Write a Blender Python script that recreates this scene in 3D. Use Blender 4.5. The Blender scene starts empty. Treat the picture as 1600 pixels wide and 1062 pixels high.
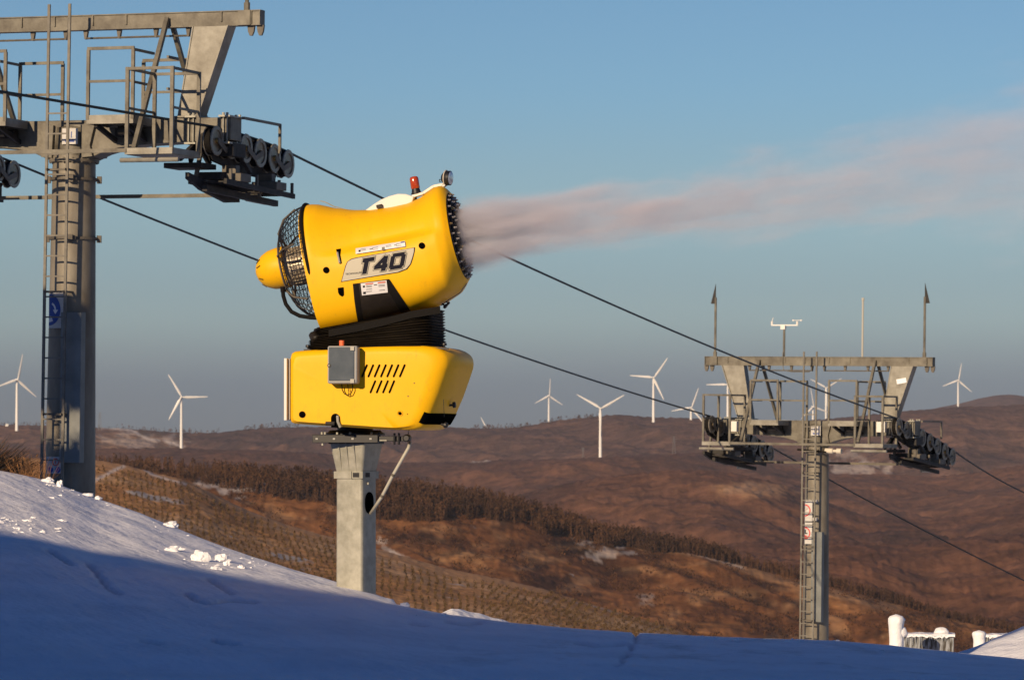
import bpy, bmesh, math, random
import numpy as np
from mathutils import Vector, Matrix, noise
R = math.radians
random.seed(7)
SC = bpy.context.scene
COL = SC.collection

# ------------------------------------------------------------------ camera
FOC = 135.0
FPX = 1600 * FOC / 36.0                 # focal length in photo pixels
PITCH = math.atan((690 - 531) / FPX)    # the eye-level line sits low in the frame
cd = bpy.data.cameras.new('camera')
cam = bpy.data.objects.new('camera', cd)
COL.objects.link(cam)
cd.lens = FOC
cd.sensor_width = 36
cd.clip_start = 0.5
cd.clip_end = 60000
cam.location = (0, 0, 0)
cam.rotation_euler = (R(90) + PITCH, 0, 0)
cd.dof.use_dof = True
cd.dof.focus_distance = 44.6
cd.dof.aperture_fstop = 8.5
SC.camera = cam

# ------------------------------------------------------------------ sun and sky
SUN_AZ = R(30)      # the sun stands behind the camera, this far round to the left
SUN_EL = R(18.5)
SDIR = Vector((-math.sin(SUN_AZ) * math.cos(SUN_EL), -math.cos(SUN_AZ) * math.cos(SUN_EL), math.sin(SUN_EL)))
w = bpy.data.worlds.new('World')
SC.world = w
w.use_nodes = True
nt = w.node_tree
nt.nodes.clear()
wo = nt.nodes.new('ShaderNodeOutputWorld')
bg = nt.nodes.new('ShaderNodeBackground')
sky = nt.nodes.new('ShaderNodeTexSky')
sky.sky_type = 'NISHITA'
sky.sun_disc = False
sky.sun_elevation = SUN_EL
sky.sun_rotation = math.atan2(SDIR.x, SDIR.y)
sky.altitude = 1200
sky.air_density = 1.0
sky.dust_density = 0.6
sky.ozone_density = 2.5
bg.inputs['Strength'].default_value = 0.10
# low winter haze band: greyer and darker at the skyline, clear blue a few degrees up
tc = nt.nodes.new('ShaderNodeTexCoord')
sx = nt.nodes.new('ShaderNodeSeparateXYZ')
nt.links.new(tc.outputs['Generated'], sx.inputs[0])
rp = nt.nodes.new('ShaderNodeValToRGB')
rp.color_ramp.interpolation = 'EASE'
SKY_STOPS = [(0.0, (.20, .245, .385)), (0.012, (.21, .255, .395)), (0.035, (.43, .485, .58)), (0.065, (.53, .60, .66)), (0.095, (.50, .63, .73)), (0.35, (.205, .37, .66)), (1.0, (.19, .35, .64))]
el = rp.color_ramp.elements
el[0].position = 0
el[0].color = (*SKY_STOPS[0][1], 1)
el[1].position = 1
el[1].color = (*SKY_STOPS[-1][1], 1)
for p_, c_ in SKY_STOPS[1:-1]:
    e_ = el.new(p_)
    e_.color = (*c_, 1)
nt.links.new(sx.outputs['Z'], rp.inputs[0])
mx = nt.nodes.new('ShaderNodeMix')
mx.data_type = 'RGBA'
mx.blend_type = 'MULTIPLY'
mx.inputs[0].default_value = 1.0
nt.links.new(sky.outputs[0], mx.inputs[6])
nt.links.new(rp.outputs[0], mx.inputs[7])
nt.links.new(mx.outputs[2], bg.inputs[0])
nt.links.new(bg.outputs[0], wo.inputs[0])
sl = bpy.data.lights.new('sun', 'SUN')
sl.energy = 5.0
sl.angle = R(0.35)
sl.color = (1.0, 0.76, 0.50)
so = bpy.data.objects.new('sun', sl)
COL.objects.link(so)
so.rotation_euler = SDIR.to_track_quat('Z', 'Y').to_euler()
so.location = (-30, -50, 40)
vs = SC.view_settings
SC.display_settings.display_device = 'sRGB'
vs.view_transform = 'Standard'
vs.look = 'None'
vs.exposure = 0.0
vs.gamma = 1.0
cy = SC.cycles
cy.use_denoising = True
cy.max_bounces = 6
cy.diffuse_bounces = 3
cy.glossy_bounces = 3
cy.transmission_bounces = 4
cy.volume_bounces = 2
cy.transparent_max_bounces = 8
cy.volume_step_rate = 1.0
cy.volume_max_steps = 256
cy.sample_clamp_indirect = 4.0

# ------------------------------------------------------------------ pixel <-> world
_f = Vector((0, math.cos(PITCH), math.sin(PITCH)))
_u = Vector((0, -math.sin(PITCH), math.cos(PITCH)))


def P(px, py, d):
    """world point at depth y = d seen at photo pixel (px, py)"""
    v = _f + Vector(((px - 800) / FPX, 0, 0)) + _u * ((531 - py) / FPX)
    return v * (d / v.y)


def PY(y, z):
    """photo row of a point at depth y, height z"""
    p = Vector((0, y, z))
    return 531 - p.dot(_u) / p.dot(_f) * FPX


def interp(pts, x):
    return float(np.interp(x, [p[0] for p in pts], [p[1] for p in pts]))


def sstep(a, b, x):
    t = max(0.0, min(1.0, (x - a) / (b - a)))
    return t * t * (3 - 2 * t)


def seg(px, py, pts, wd, soft=2.0):
    """1 near the polyline pts"""
    best = 9e9
    for (ax, ay), (bx, by) in zip(pts, pts[1:]):
        l = (bx - ax) ** 2 + (by - ay) ** 2
        t = max(0, min(1, ((px - ax) * (bx - ax) + (py - ay) * (by - ay)) / l))
        best = min(best, math.hypot(px - ax - t * (bx - ax), (py - ay - t * (by - ay)) * 1.6))
    return 1 - sstep(wd, wd + soft, best)


# ------------------------------------------------------------------ tags and objects
def tag(o, label=None, cat=None, group=None, kind=None):
    if label: o['label'] = label
    if cat: o['category'] = cat
    if group: o['group'] = group
    if kind: o['kind'] = kind
    return o


def empty(name, loc=(0, 0, 0), rot=(0, 0, 0)):
    o = bpy.data.objects.new(name, None)
    COL.objects.link(o)
    o.location = loc
    o.rotation_euler = rot
    o.empty_display_size = 0.2
    return o


class MB:
    def __init__(s):
        s.v = []
        s.f = []

    def add(s, vs, fs):
        n = len(s.v)
        s.v += [tuple(v) for v in vs]
        s.f += [tuple(i + n for i in f) for f in fs]
        return s

    def box(s, c, d, rz=0, ry=0, rx=0):
        m = Matrix.Rotation(rz, 3, 'Z') @ Matrix.Rotation(ry, 3, 'Y') @ Matrix.Rotation(rx, 3, 'X')
        vs = [Vector(c) + m @ Vector((x * d[0] / 2, y * d[1] / 2, z * d[2] / 2)) for x in (-1, 1) for y in (-1, 1) for z in (-1, 1)]
        return s.add(vs, [(0, 1, 3, 2), (4, 6, 7, 5), (0, 4, 5, 1), (2, 3, 7, 6), (0, 2, 6, 4), (1, 5, 7, 3)])

    def bar(s, p, q, w=.05, h=None, up=(0, 0, 1)):
        h = h or w
        p = Vector(p); q = Vector(q)
        z = (q - p)
        if z.length < 1e-9: return s
        z.normalize()
        u = Vector(up)
        if abs(z.dot(u)) > .98: u = Vector((0, 1, 0))
        x = z.cross(u).normalized()
        y = x.cross(z).normalized()
        vs = []
        for e in (p, q):
            for a, b in ((-1, -1), (1, -1), (1, 1), (-1, 1)):
                vs.append(e + x * a * w / 2 + y * b * h / 2)
        return s.add(vs, [(0, 1, 2, 3), (7, 6, 5, 4), (0, 4, 5, 1), (1, 5, 6, 2), (2, 6, 7, 3), (3, 7, 4, 0)])

    def tube(s, pts, r, n=10, cap=True, closed=False):
        pts = [Vector(p) for p in pts]
        if not isinstance(r, (list, tuple)): r = [r] * len(pts)
        N = len(pts)
        tans = []
        for i in range(N):
            a = pts[(i - 1) % N] if closed or i > 0 else pts[i]
            b = pts[(i + 1) % N] if closed or i < N - 1 else pts[i]
            tans.append((b - a).normalized())
        u = Vector((0, 0, 1)) if abs(tans[0].z) < .9 else Vector((0, 1, 0))
        x = tans[0].cross(u).normalized()
        vs = []
        for i in range(N):
            x = (x - tans[i] * x.dot(tans[i])).normalized()
            y = tans[i].cross(x)
            for k in range(n):
                a = 2 * math.pi * k / n
                vs.append(pts[i] + (x * math.cos(a) + y * math.sin(a)) * r[i])
        fs = []
        M = N if closed else N - 1
        for i in range(M):
            j = (i + 1) % N
            for k in range(n):
                l = (k + 1) % n
                fs.append((i * n + k, i * n + l, j * n + l, j * n + k))
        if cap and not closed:
            fs.append(tuple(range(n))[::-1])
            fs.append(tuple((N - 1) * n + k for k in range(n)))
        return s.add(vs, fs)

    def lathe(s, prof, o=(0, 0, 0), ax=(0, 0, 1), n=32, cap=True):
        """prof: (distance along ax, radius)"""
        o = Vector(o); z = Vector(ax).normalized()
        u = Vector((0, 0, 1)) if abs(z.z) < .9 else Vector((0, 1, 0))
        x = z.cross(u).normalized(); y = z.cross(x)
        vs = []
        for t, r in prof:
            for k in range(n):
                a = 2 * math.pi * k / n
                vs.append(o + z * t + (x * math.cos(a) + y * math.sin(a)) * max(r, 1e-5))
        fs = []
        for i in range(len(prof) - 1):
            for k in range(n):
                l = (k + 1) % n
                fs.append((i * n + k, i * n + l, (i + 1) * n + l, (i + 1) * n + k))
        if cap:
            fs.append(tuple(range(n))[::-1])
            fs.append(tuple((len(prof) - 1) * n + k for k in range(n)))
        return s.add(vs, fs)

    def prism(s, outline, y0, y1):
        """outline (x,z) extruded from y0 to y1"""
        n = len(outline)
        vs = [(x, y0, z) for x, z in outline] + [(x, y1, z) for x, z in outline]
        fs = [tuple(range(n)), tuple(range(2 * n - 1, n - 1, -1))]
        for i in range(n):
            j = (i + 1) % n
            fs.append((i, i + n, j + n, j))
        return s.add(vs, fs)

    def prism_yz(s, outline, x0, x1):
        n = len(outline)
        vs = [(x0, y, z) for y, z in outline] + [(x1, y, z) for y, z in outline]
        fs = [tuple(range(n)), tuple(range(2 * n - 1, n - 1, -1))]
        for i in range(n):
            j = (i + 1) % n
            fs.append((i, i + n, j + n, j))
        return s.add(vs, fs)

    def build(s, name, mat, parent=None, smooth=35, bevel=0, loc=None, normals=True):
        me = bpy.data.meshes.new(name)
        me.from_pydata(s.v, [], s.f)
        if normals:
            bm = bmesh.new(); bm.from_mesh(me)
            bmesh.ops.recalc_face_normals(bm, faces=bm.faces)
            bm.to_mesh(me); bm.free()
        if smooth:
            me.polygons.foreach_set('use_smooth', [True] * len(me.polygons))
            if smooth < 180: me.set_sharp_from_angle(angle=R(smooth))
        me.materials.append(mat)
        me.update()
        o = bpy.data.objects.new(name, me)
        COL.objects.link(o)
        if parent: o.parent = parent
        if loc is not None: o.location = loc
        if bevel:
            b = o.modifiers.new('bevel', 'BEVEL')
            b.width = bevel; b.segments = 2; b.limit_method = 'ANGLE'; b.angle_limit = R(40)
        return o


def copy_obj(o, parent=None):
    c = o.copy()
    COL.objects.link(c)
    if parent: c.parent = parent
    for ch in list(o.children):
        copy_obj(ch, c)
    return c


# ------------------------------------------------------------------ materials
def newmat(name):
    m = bpy.data.materials.new(name)
    m.use_nodes = True
    t = m.node_tree
    b = t.nodes['Principled BSDF']
    return m, t, b


def mat(name, col, rough=.5, metal=0, col2=None, scale=5, bump=0, bscale=30, detail=4, lo=.35, hi=.65, stretch=None, spec=None, emis=None, coat=0):
    m, t, b = newmat(name)
    b.inputs['Roughness'].default_value = rough
    b.inputs['Metallic'].default_value = metal
    b.inputs['Base Color'].default_value = (*col, 1)
    if spec is not None: b.inputs['Specular IOR Level'].default_value = spec
    if coat:
        b.inputs['Coat Weight'].default_value = coat
        b.inputs['Coat Roughness'].default_value = .15
    c = t.nodes.new('ShaderNodeTexCoord')
    mp = t.nodes.new('ShaderNodeMapping')
    t.links.new(c.outputs['Object'], mp.inputs[0])
    if stretch: mp.inputs['Scale'].default_value = stretch
    if col2:
        n = t.nodes.new('ShaderNodeTexNoise')
        n.inputs['Scale'].default_value = scale
        n.inputs['Detail'].default_value = detail
        n.inputs['Roughness'].default_value = .62
        t.links.new(mp.outputs[0], n.inputs['Vector'])
        r = t.nodes.new('ShaderNodeValToRGB')
        r.color_ramp.elements[0].position = lo
        r.color_ramp.elements[0].color = (*col, 1)
        r.color_ramp.elements[1].position = hi
        r.color_ramp.elements[1].color = (*col2, 1)
        t.links.new(n.outputs['Fac'], r.inputs[0])
        t.links.new(r.outputs[0], b.inputs['Base Color'])
    if bump:
        n = t.nodes.new('ShaderNodeTexNoise')
        n.inputs['Scale'].default_value = bscale
        n.inputs['Detail'].default_value = 5
        t.links.new(mp.outputs[0], n.inputs['Vector'])
        bp = t.nodes.new('ShaderNodeBump')
        bp.inputs['Strength'].default_value = 1
        bp.inputs['Distance'].default_value = bump
        t.links.new(n.outputs['Fac'], bp.inputs['Height'])
        t.links.new(bp.outputs[0], b.inputs['Normal'])
    if emis:
        b.inputs['Emission Color'].default_value = (*emis[0], 1)
        b.inputs['Emission Strength'].default_value = emis[1]
    return m


M = {}
M['yellow'] = mat('yellow_plastic', (.90, .50, .004), .47, 0, (.86, .455, .003), 1.6, bump=.0006, bscale=2.5, spec=.22)
_t = M['yellow'].node_tree; _b = _t.nodes['Principled BSDF']
_src = _b.inputs['Base Color'].links[0].from_socket
_c = _t.nodes.new('ShaderNodeTexCoord'); _mp = _t.nodes.new('ShaderNodeMapping'); _mp.inputs['Scale'].default_value = (1, 1, .35)
_n = _t.nodes.new('ShaderNodeTexNoise'); _n.inputs['Scale'].default_value = 14; _n.inputs['Detail'].default_value = 10; _n.inputs['Roughness'].default_value = .75
_t.links.new(_c.outputs['Object'], _mp.inputs[0]); _t.links.new(_mp.outputs[0], _n.inputs['Vector'])
_r = _t.nodes.new('ShaderNodeMapRange'); _r.inputs[1].default_value = .56; _r.inputs[2].default_value = .78; _r.inputs[4].default_value = .45
_t.links.new(_n.outputs[0], _r.inputs[0])
_m = _t.nodes.new('ShaderNodeMix'); _m.data_type = 'RGBA'
_t.links.new(_r.outputs[0], _m.inputs[0]); _t.links.new(_src, _m.inputs[6]); _m.inputs[7].default_value = (.42, .22, .03, 1)
_t.links.new(_m.outputs[2], _b.inputs['Base Color'])
M['black'] = mat('black_paint', (.012, .012, .013), .45)
M['rubber'] = mat('black_rubber', (.009, .008, .007), .75, spec=.12)
M['fabric'] = mat('black_fabric', (.012, .009, .006), .48, 0, (.022, .017, .011), 6, bump=.015, bscale=4, spec=.3)
M['galv'] = mat('galvanised_steel', (.27, .265, .215), .5, .1, (.38, .37, .31), 9, bump=.0015, bscale=40)
M['galv_old'] = mat('weathered_galvanised_steel', (.062, .052, .036), .55, .1, (.20, .184, .142), 2.8, lo=.3, hi=.7, bump=.003, bscale=25, detail=8)
M['galv_dark'] = mat('dark_galvanised_steel', (.075, .065, .05), .6, 0, (.14, .12, .09), 3)
M['pole_steel'] = mat('tower_pole_steel', (.10, .082, .058), .55, .1, (.255, .23, .18), 1.7, lo=.28, hi=.72, detail=9, bump=.002, bscale=20, stretch=(1, 1, .45))
M['duct'] = mat('grey_duct_steel', (.13, .14, .135), .5, .1, (.19, .20, .19), 2.5, detail=7)
M['darkmetal'] = mat('dark_metal', (.020, .019, .018), .65, 0, (.045, .040, .034), 6, spec=.25)
M['sheave'] = mat('sheave_metal', (.30, .24, .17), .35, .45, (.14, .11, .08), 8)
M['flange'] = mat('worn_sheave_flange', (.16, .14, .11), .4, .1, (.30, .27, .21), 12)
M['pylon'] = mat('pylon_steel', (.10, .10, .10), .6)
M['chrome'] = mat('nozzle_metal', (.5, .46, .40), .3, .8)
M['hole'] = mat('dark_opening', (.003, .003, .003), 1, spec=0)
M['ladder'] = mat('ladder_steel', (.11, .10, .08), .55, .1, (.17, .155, .125), 5)
M['ice'] = mat('grey_ice', (.30, .32, .34), .3)
M['white'] = mat('white_paint', (.74, .72, .68), .5, 0, (.62, .60, .56), 8)
M['turbine'] = mat('turbine_white', (.80, .78, .74), .45)
M['panelwhite'] = mat('white_plate', (.72, .70, .64), .45)
M['beige'] = mat('beige_decal', (.50, .46, .35), .5)
M['navy'] = mat('navy_lettering', (.009, .010, .020), .6, spec=.1)
M['decalwhite'] = mat('decal_white', (.72, .71, .70), .5)
M['signwhite'] = mat('weathered_sign_white', (.46, .45, .43), .6, 0, (.56, .55, .52), 6)
M['orange'] = mat('orange_plastic', (.85, .16, .05), .4)
M['lens'] = mat('beacon_orange_lens', (.30, .03, .006), .15, 0, (.48, .07, .010), 30, stretch=(1, 1, 6), coat=.6)
M['glass'] = mat('blue_grey_panel', (.055, .075, .095), .25, .1, (.09, .11, .13), 5)
M['boxgrey'] = mat('grey_box_paint', (.36, .36, .34), .5)
M['lampglass'] = mat('lamp_glass', (.75, .75, .72), .1, .3)
M['brass'] = mat('brass_fitting', (.62, .42, .16), .3, .9)
M['rope'] = mat('steel_rope', (.025, .033, .032), .55, .5)
M['signblue'] = mat('sign_blue', (.02, .07, .30), .5)
M['signred'] = mat('sign_red', (.55, .03, .03), .5)
M['conduit'] = mat('grey_conduit', (.42, .40, .33), .5)
M['rime'] = mat('rime_ice', (.86, .86, .86), .6, bump=.02, bscale=14)
M['motor'] = mat('motor_casing', (.34, .29, .22), .45, .5, (.55, .48, .36), 12)
M['cream'] = mat('cream_metal', (.62, .56, .45), .5)
M['red'] = mat('red_sticker', (.6, .12, .06), .5)


def snow_material():
    m, t, b = newmat('snow')
    b.inputs['Roughness'].default_value = .75
    b.inputs['Specular IOR Level'].default_value = .2
    c = t.nodes.new('ShaderNodeTexCoord')
    n = t.nodes.new('ShaderNodeTexNoise'); n.inputs['Scale'].default_value = .8; n.inputs['Detail'].default_value = 7
    t.links.new(c.outputs['Object'], n.inputs['Vector'])
    r = t.nodes.new('ShaderNodeValToRGB')
    r.color_ramp.elements[0].position = .3; r.color_ramp.elements[0].color = (.80, .80, .82, 1)
    r.color_ramp.elements[1].position = .6; r.color_ramp.elements[1].color = (.90, .90, .92, 1)
    t.links.new(n.outputs[0], r.inputs[0])
    nd = t.nodes.new('ShaderNodeTexNoise'); nd.inputs['Scale'].default_value = 1.6; nd.inputs['Detail'].default_value = 10; nd.inputs['Roughness'].default_value = .72
    mpd = t.nodes.new('ShaderNodeMapping'); mpd.inputs['Scale'].default_value = (1.0, .35, 1.0)
    t.links.new(c.outputs['Object'], mpd.inputs[0]); t.links.new(mpd.outputs[0], nd.inputs['Vector'])
    rd = t.nodes.new('ShaderNodeMapRange'); rd.inputs[1].default_value = .52; rd.inputs[2].default_value = .72; rd.inputs[3].default_value = 0; rd.inputs[4].default_value = .55
    t.links.new(nd.outputs[0], rd.inputs[0])
    at = t.nodes.new('ShaderNodeAttribute'); at.attribute_name = 'cover'
    sp = t.nodes.new('ShaderNodeSeparateColor'); t.links.new(at.outputs['Color'], sp.inputs[0])
    m1 = t.nodes.new('ShaderNodeMath'); m1.operation = 'MULTIPLY'; t.links.new(rd.outputs[0], m1.inputs[0]); t.links.new(sp.outputs[0], m1.inputs[1])
    m2 = t.nodes.new('ShaderNodeMath'); m2.operation = 'ADD'; m2.use_clamp = True; t.links.new(m1.outputs[0], m2.inputs[0]); t.links.new(sp.outputs[1], m2.inputs[1])
    md = t.nodes.new('ShaderNodeMix'); md.data_type = 'RGBA'
    t.links.new(m2.outputs[0], md.inputs[0]); t.links.new(r.outputs[0], md.inputs[6]); md.inputs[7].default_value = (.33, .31, .29, 1)
    t.links.new(md.outputs[2], b.inputs['Base Color'])
    m0 = t.nodes.new('ShaderNodeMapping'); m0.inputs['Rotation'].default_value = (0, 0, R(-15.7))
    t.links.new(c.outputs['Object'], m0.inputs[0])
    mp = t.nodes.new('ShaderNodeMapping'); mp.inputs['Scale'].default_value = (2.6, .35, 1.0)
    t.links.new(m0.outputs[0], mp.inputs[0])
    n1 = t.nodes.new('ShaderNodeTexNoise'); n1.inputs['Scale'].default_value = .9; n1.inputs['Detail'].default_value = 6
    t.links.new(mp.outputs[0], n1.inputs['Vector'])
    n2 = t.nodes.new('ShaderNodeTexNoise'); n2.inputs['Scale'].default_value = 9; n2.inputs['Detail'].default_value = 5
    t.links.new(c.outputs['Object'], n2.inputs['Vector'])
    b1 = t.nodes.new('ShaderNodeBump'); b1.inputs['Distance'].default_value = .09
    t.links.new(n1.outputs[0], b1.inputs['Height'])
    b2 = t.nodes.new('ShaderNodeBump'); b2.inputs['Distance'].default_value = .03
    t.links.new(n2.outputs[0], b2.inputs['Height'])
    t.links.new(b1.outputs[0], b2.inputs['Normal'])
    t.links.new(b2.outputs[0], b.inputs['Normal'])
    return m


M['snow'] = snow_material()


def hill_material(name, stops, scale, patch=None, snow=0.0, bump=8, stretch=(1, 1, 1), canopy=.05):
    """stops: list of (pos, colour) on a large noise; canopy grain on top"""
    m, t, b = newmat(name)
    b.inputs['Roughness'].default_value = .95
    b.inputs['Specular IOR Level'].default_value = .05
    c = t.nodes.new('ShaderNodeTexCoord')
    mp = t.nodes.new('ShaderNodeMapping'); mp.inputs['Scale'].default_value = stretch
    t.links.new(c.outputs['Object'], mp.inputs[0])
    n = t.nodes.new('ShaderNodeTexNoise'); n.inputs['Scale'].default_value = scale; n.inputs['Detail'].default_value = 9
    n.inputs['Roughness'].default_value = .62
    t.links.new(mp.outputs[0], n.inputs['Vector'])
    r = t.nodes.new('ShaderNodeValToRGB')
    e = r.color_ramp.elements
    e[0].position = stops[0][0]; e[0].color = (*stops[0][1], 1)
    e[1].position = stops[-1][0]; e[1].color = (*stops[-1][1], 1)
    for p_, c_ in stops[1:-1]:
        k = e.new(p_); k.color = (*c_, 1)
    t.links.new(n.outputs[0], r.inputs[0])
    out = r.outputs[0]
    # grain of single crowns
    g = t.nodes.new('ShaderNodeTexNoise'); g.inputs['Scale'].default_value = canopy; g.inputs['Detail'].default_value = 3
    t.links.new(c.outputs['Object'], g.inputs['Vector'])
    gr = t.nodes.new('ShaderNodeMapRange'); gr.inputs[1].default_value = .3; gr.inputs[2].default_value = .7
    gr.inputs[3].default_value = .60; gr.inputs[4].default_value = 1.38
    t.links.new(g.outputs[0], gr.inputs[0])
    mm = t.nodes.new('ShaderNodeMix'); mm.data_type = 'RGBA'; mm.blend_type = 'MULTIPLY'; mm.inputs[0].default_value = 1
    cmb = t.nodes.new('ShaderNodeCombineColor')
    for i in range(3): t.links.new(gr.outputs[0], cmb.inputs[i])
    t.links.new(out, mm.inputs[6]); t.links.new(cmb.outputs[0], mm.inputs[7])
    out = mm.outputs[2]
    if snow > 0:
        s = t.nodes.new('ShaderNodeTexNoise'); s.inputs['Scale'].default_value = scale * 2.3; s.inputs['Detail'].default_value = 10
        s.inputs['Roughness'].default_value = .7
        mp2 = t.nodes.new('ShaderNodeMapping'); mp2.inputs['Location'].default_value = (531, 87, 11)
        t.links.new(mp.outputs[0], mp2.inputs[0]); t.links.new(mp2.outputs[0], s.inputs['Vector'])
        sr = t.nodes.new('ShaderNodeMapRange'); sr.inputs[1].default_value = 1 - snow; sr.inputs[2].default_value = 1 - snow + .05
        t.links.new(s.outputs[0], sr.inputs[0])
        ms = t.nodes.new('ShaderNodeMix'); ms.data_type = 'RGBA'
        t.links.new(sr.outputs[0], ms.inputs[0]); t.links.new(out, ms.inputs[6]); ms.inputs[7].default_value = (.42, .38, .36, 1)
        out = ms.outputs[2]
    at = t.nodes.new('ShaderNodeAttribute'); at.attribute_name = 'cover'     # painted land cover: dry grass / snow
    sp = t.nodes.new('ShaderNodeSeparateColor')
    t.links.new(at.outputs['Color'], sp.inputs[0])
    for i, colr in ((0, (.42, .24, .12)), (1, (.62, .55, .50)), (2, (.035, .024, .018))):
        ms = t.nodes.new('ShaderNodeMix'); ms.data_type = 'RGBA'
        t.links.new(sp.outputs[i], ms.inputs[0]); t.links.new(out, ms.inputs[6]); ms.inputs[7].default_value = (*colr, 1)
        out = ms.outputs[2]
    t.links.new(out, b.inputs['Base Color'])
    bp = t.nodes.new('ShaderNodeBump'); bp.inputs['Distance'].default_value = bump
    t.links.new(g.outputs[0], bp.inputs['Height'])
    t.links.new(bp.outputs[0], b.inputs['Normal'])
    return m


# ------------------------------------------------------------------ foreground snow
CREST = [(-4000, 560), (-900, 640), (-300, 690), (0, 735), (30, 741), (62, 748), (100, 760), (150, 779), (220, 803), (300, 836), (350, 856), (400, 874), (460, 894), (520, 911), (560, 924), (600, 938), (640, 948), (700, 959), (760, 967), (800, 972), (900, 981), (1000, 988), (1100, 993), (1200, 997), (1300, 1000), (1400, 1009), (1500, 1020), (1600, 1029), (2000, 1060), (6000, 1200)]
DEPTH = [(-4000, 70), (0, 62), (150, 60), (300, 54), (450, 47.5), (560, 44.2), (640, 42.6), (800, 41.5), (1000, 41), (1600, 40), (6000, 40)]


def z_of(px, py, d):
    return P(px, py, d).z


def snow_z(x, y):
    a = x / max(y, 3.0)
    px = 800 + a * FPX
    dc = interp(DEPTH, px)
    py = interp(CREST, px)
    zc = z_of(800, py, dc)
    zb = -1.81
    if y < 29:
        z = zb + (29 - y) * .004
    elif y <= dc:
        t = (y - 29) / (dc - 29)
        z = zb + (zc - zb) * (t * .82 + .18 * t * t if zc > zb else t)
    else:
        e = y - dc
        slope = -.085 - .02 * sstep(600, 0, px)
        z = zc + slope * e * sstep(0, 6, e) + (-.055 if zc < zb else 0) * e * (1 - sstep(0, 6, e))
    if 3 < y < 140:
        w_ = min(1, (y - 3) / 10) * (1 if y < dc else .6)
        lim = sstep(0, 3.5, abs(y - dc)) * .8 + .2
        n = noise.fractal(Vector((x * .16, y * .10, 3)), 1, 2, 4)
        z += w_ * lim * (.045 * n)
        # drift ripples running down the slope
        a_ = .96 * x + .27 * y; b_ = .27 * x - .96 * y
        z += w_ * lim * .022 * noise.noise(Vector((a_ * 1.3, b_ * .16, 9)))
        z += w_ * .006 * noise.fractal(Vector((x * 3.1, y * 1.3, 2)), 1, 2, 3)
        z += w_ * .016 * max(0, noise.noise(Vector((a_ * 2.6, b_ * .30, 6))))
        # soft fold across the shaded foreground
        if y < 34:
            z -= .05 * sstep(31.5, 30.6, y) * (1 - .5 * sstep(-1, 3, x))
    return z


def snow_hit(px, py):
    """surface point of the snow seen at a photo pixel (nearest the crest on the camera side)"""
    prev = None
    y = 27.0
    while y < 66:
        p = P(px, py, y)
        s = p.z - snow_z(p.x, p.y)
        if s <= 0: return Vector((p.x, p.y, snow_z(p.x, p.y)))
        y += .1
    return None


MARKS = [([(78, 859), (98, 872), (110, 880)], 1.2), ([(140, 882), (152, 893), (162, 908), (172, 919), (186, 926)], 1.7), ([(325, 903), (345, 915), (362, 926)], 1.3),
         ([(290, 925), (305, 936), (325, 941), (360, 937), (400, 940)], 1.3), ([(993, 988), (991, 1001), (984, 1013), (979, 1022), (966, 1038)], .15), 
         ([(225, 1000), (250, 1004)], 1.1), ([(333, 999), (350, 1003), (372, 1005)], 1.3), ([(900, 1003), (930, 1008), (970, 1006)], .8), ([(700, 970), (725, 974), (750, 972)], 1.2), ([(640, 972), (662, 976)], .8)]


def build_snow():
    cols = sorted(set(list(range(-14000, -400, 400)) + list(range(-400, 2000, 7)) + list(range(2000, 14001, 400))))
    rows = [3, 6, 10, 14, 18, 22, 25] + list(np.arange(26, 66, .14)) + list(np.arange(66, 84, .6)) + list(np.arange(84, 170, 4.0)) + [200, 260, 340]
    mb = MB()
    cov = []
    W = len(cols)
    for y in rows:
        y = float(y)
        for px in cols:
            x = (px - 800) / FPX * y
            z = snow_z(x, y)
            mk = 0
            if 26 <= y < 66 and -60 < px < 1660:
                py = PY(y, z)
                for pl, wd in MARKS:
                    if min(p[0] for p in pl) - 16 < px < max(p[0] for p in pl) + 16 and min(p[1] for p in pl) - 8 < py < max(p[1] for p in pl) + 8:
                        mk = max(mk, seg(px, py, pl, wd, 4.5))
                z -= .05 * mk
            cov.append((.25 + .75 * sstep(560, 900, px), mk * .38, 0, 1))  # green channel paints the shade of the dents as darker snow
            mb.v.append((x, y, z))
    for i in range(len(rows) - 1):
        for j in range(W - 1):
            a = i * W + j
            mb.f.append((a, a + 1, a + W + 1, a + W))
    # snow under and behind the camera
    n = len(mb.v)
    mb.v += [(-120, 2.9, -1.7), (120, 2.9, -1.7), (120, -80, -1.7), (-120, -80, -1.7)]
    mb.f.append((n, n + 1, n + 2, n + 3))
    cov += [(0, 0, 0, 1)] * 4
    o = mb.build('snow_ground', M['snow'], smooth=180, normals=False)
    at = o.data.color_attributes.new('cover', 'FLOAT_COLOR', 'POINT')
    at.data.foreach_set('color', np.array(cov, dtype=np.float32).ravel())
    tag(o, kind='structure')


build_snow()

# unseen hill added left behind the camera, crest shaped to cast the foreground shadow
EDGE = [(-260, 800), (-60, 824), (0, 831), (100, 850), (200, 868), (300, 886), (400, 904), (500, 922), (570, 934)]


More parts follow.
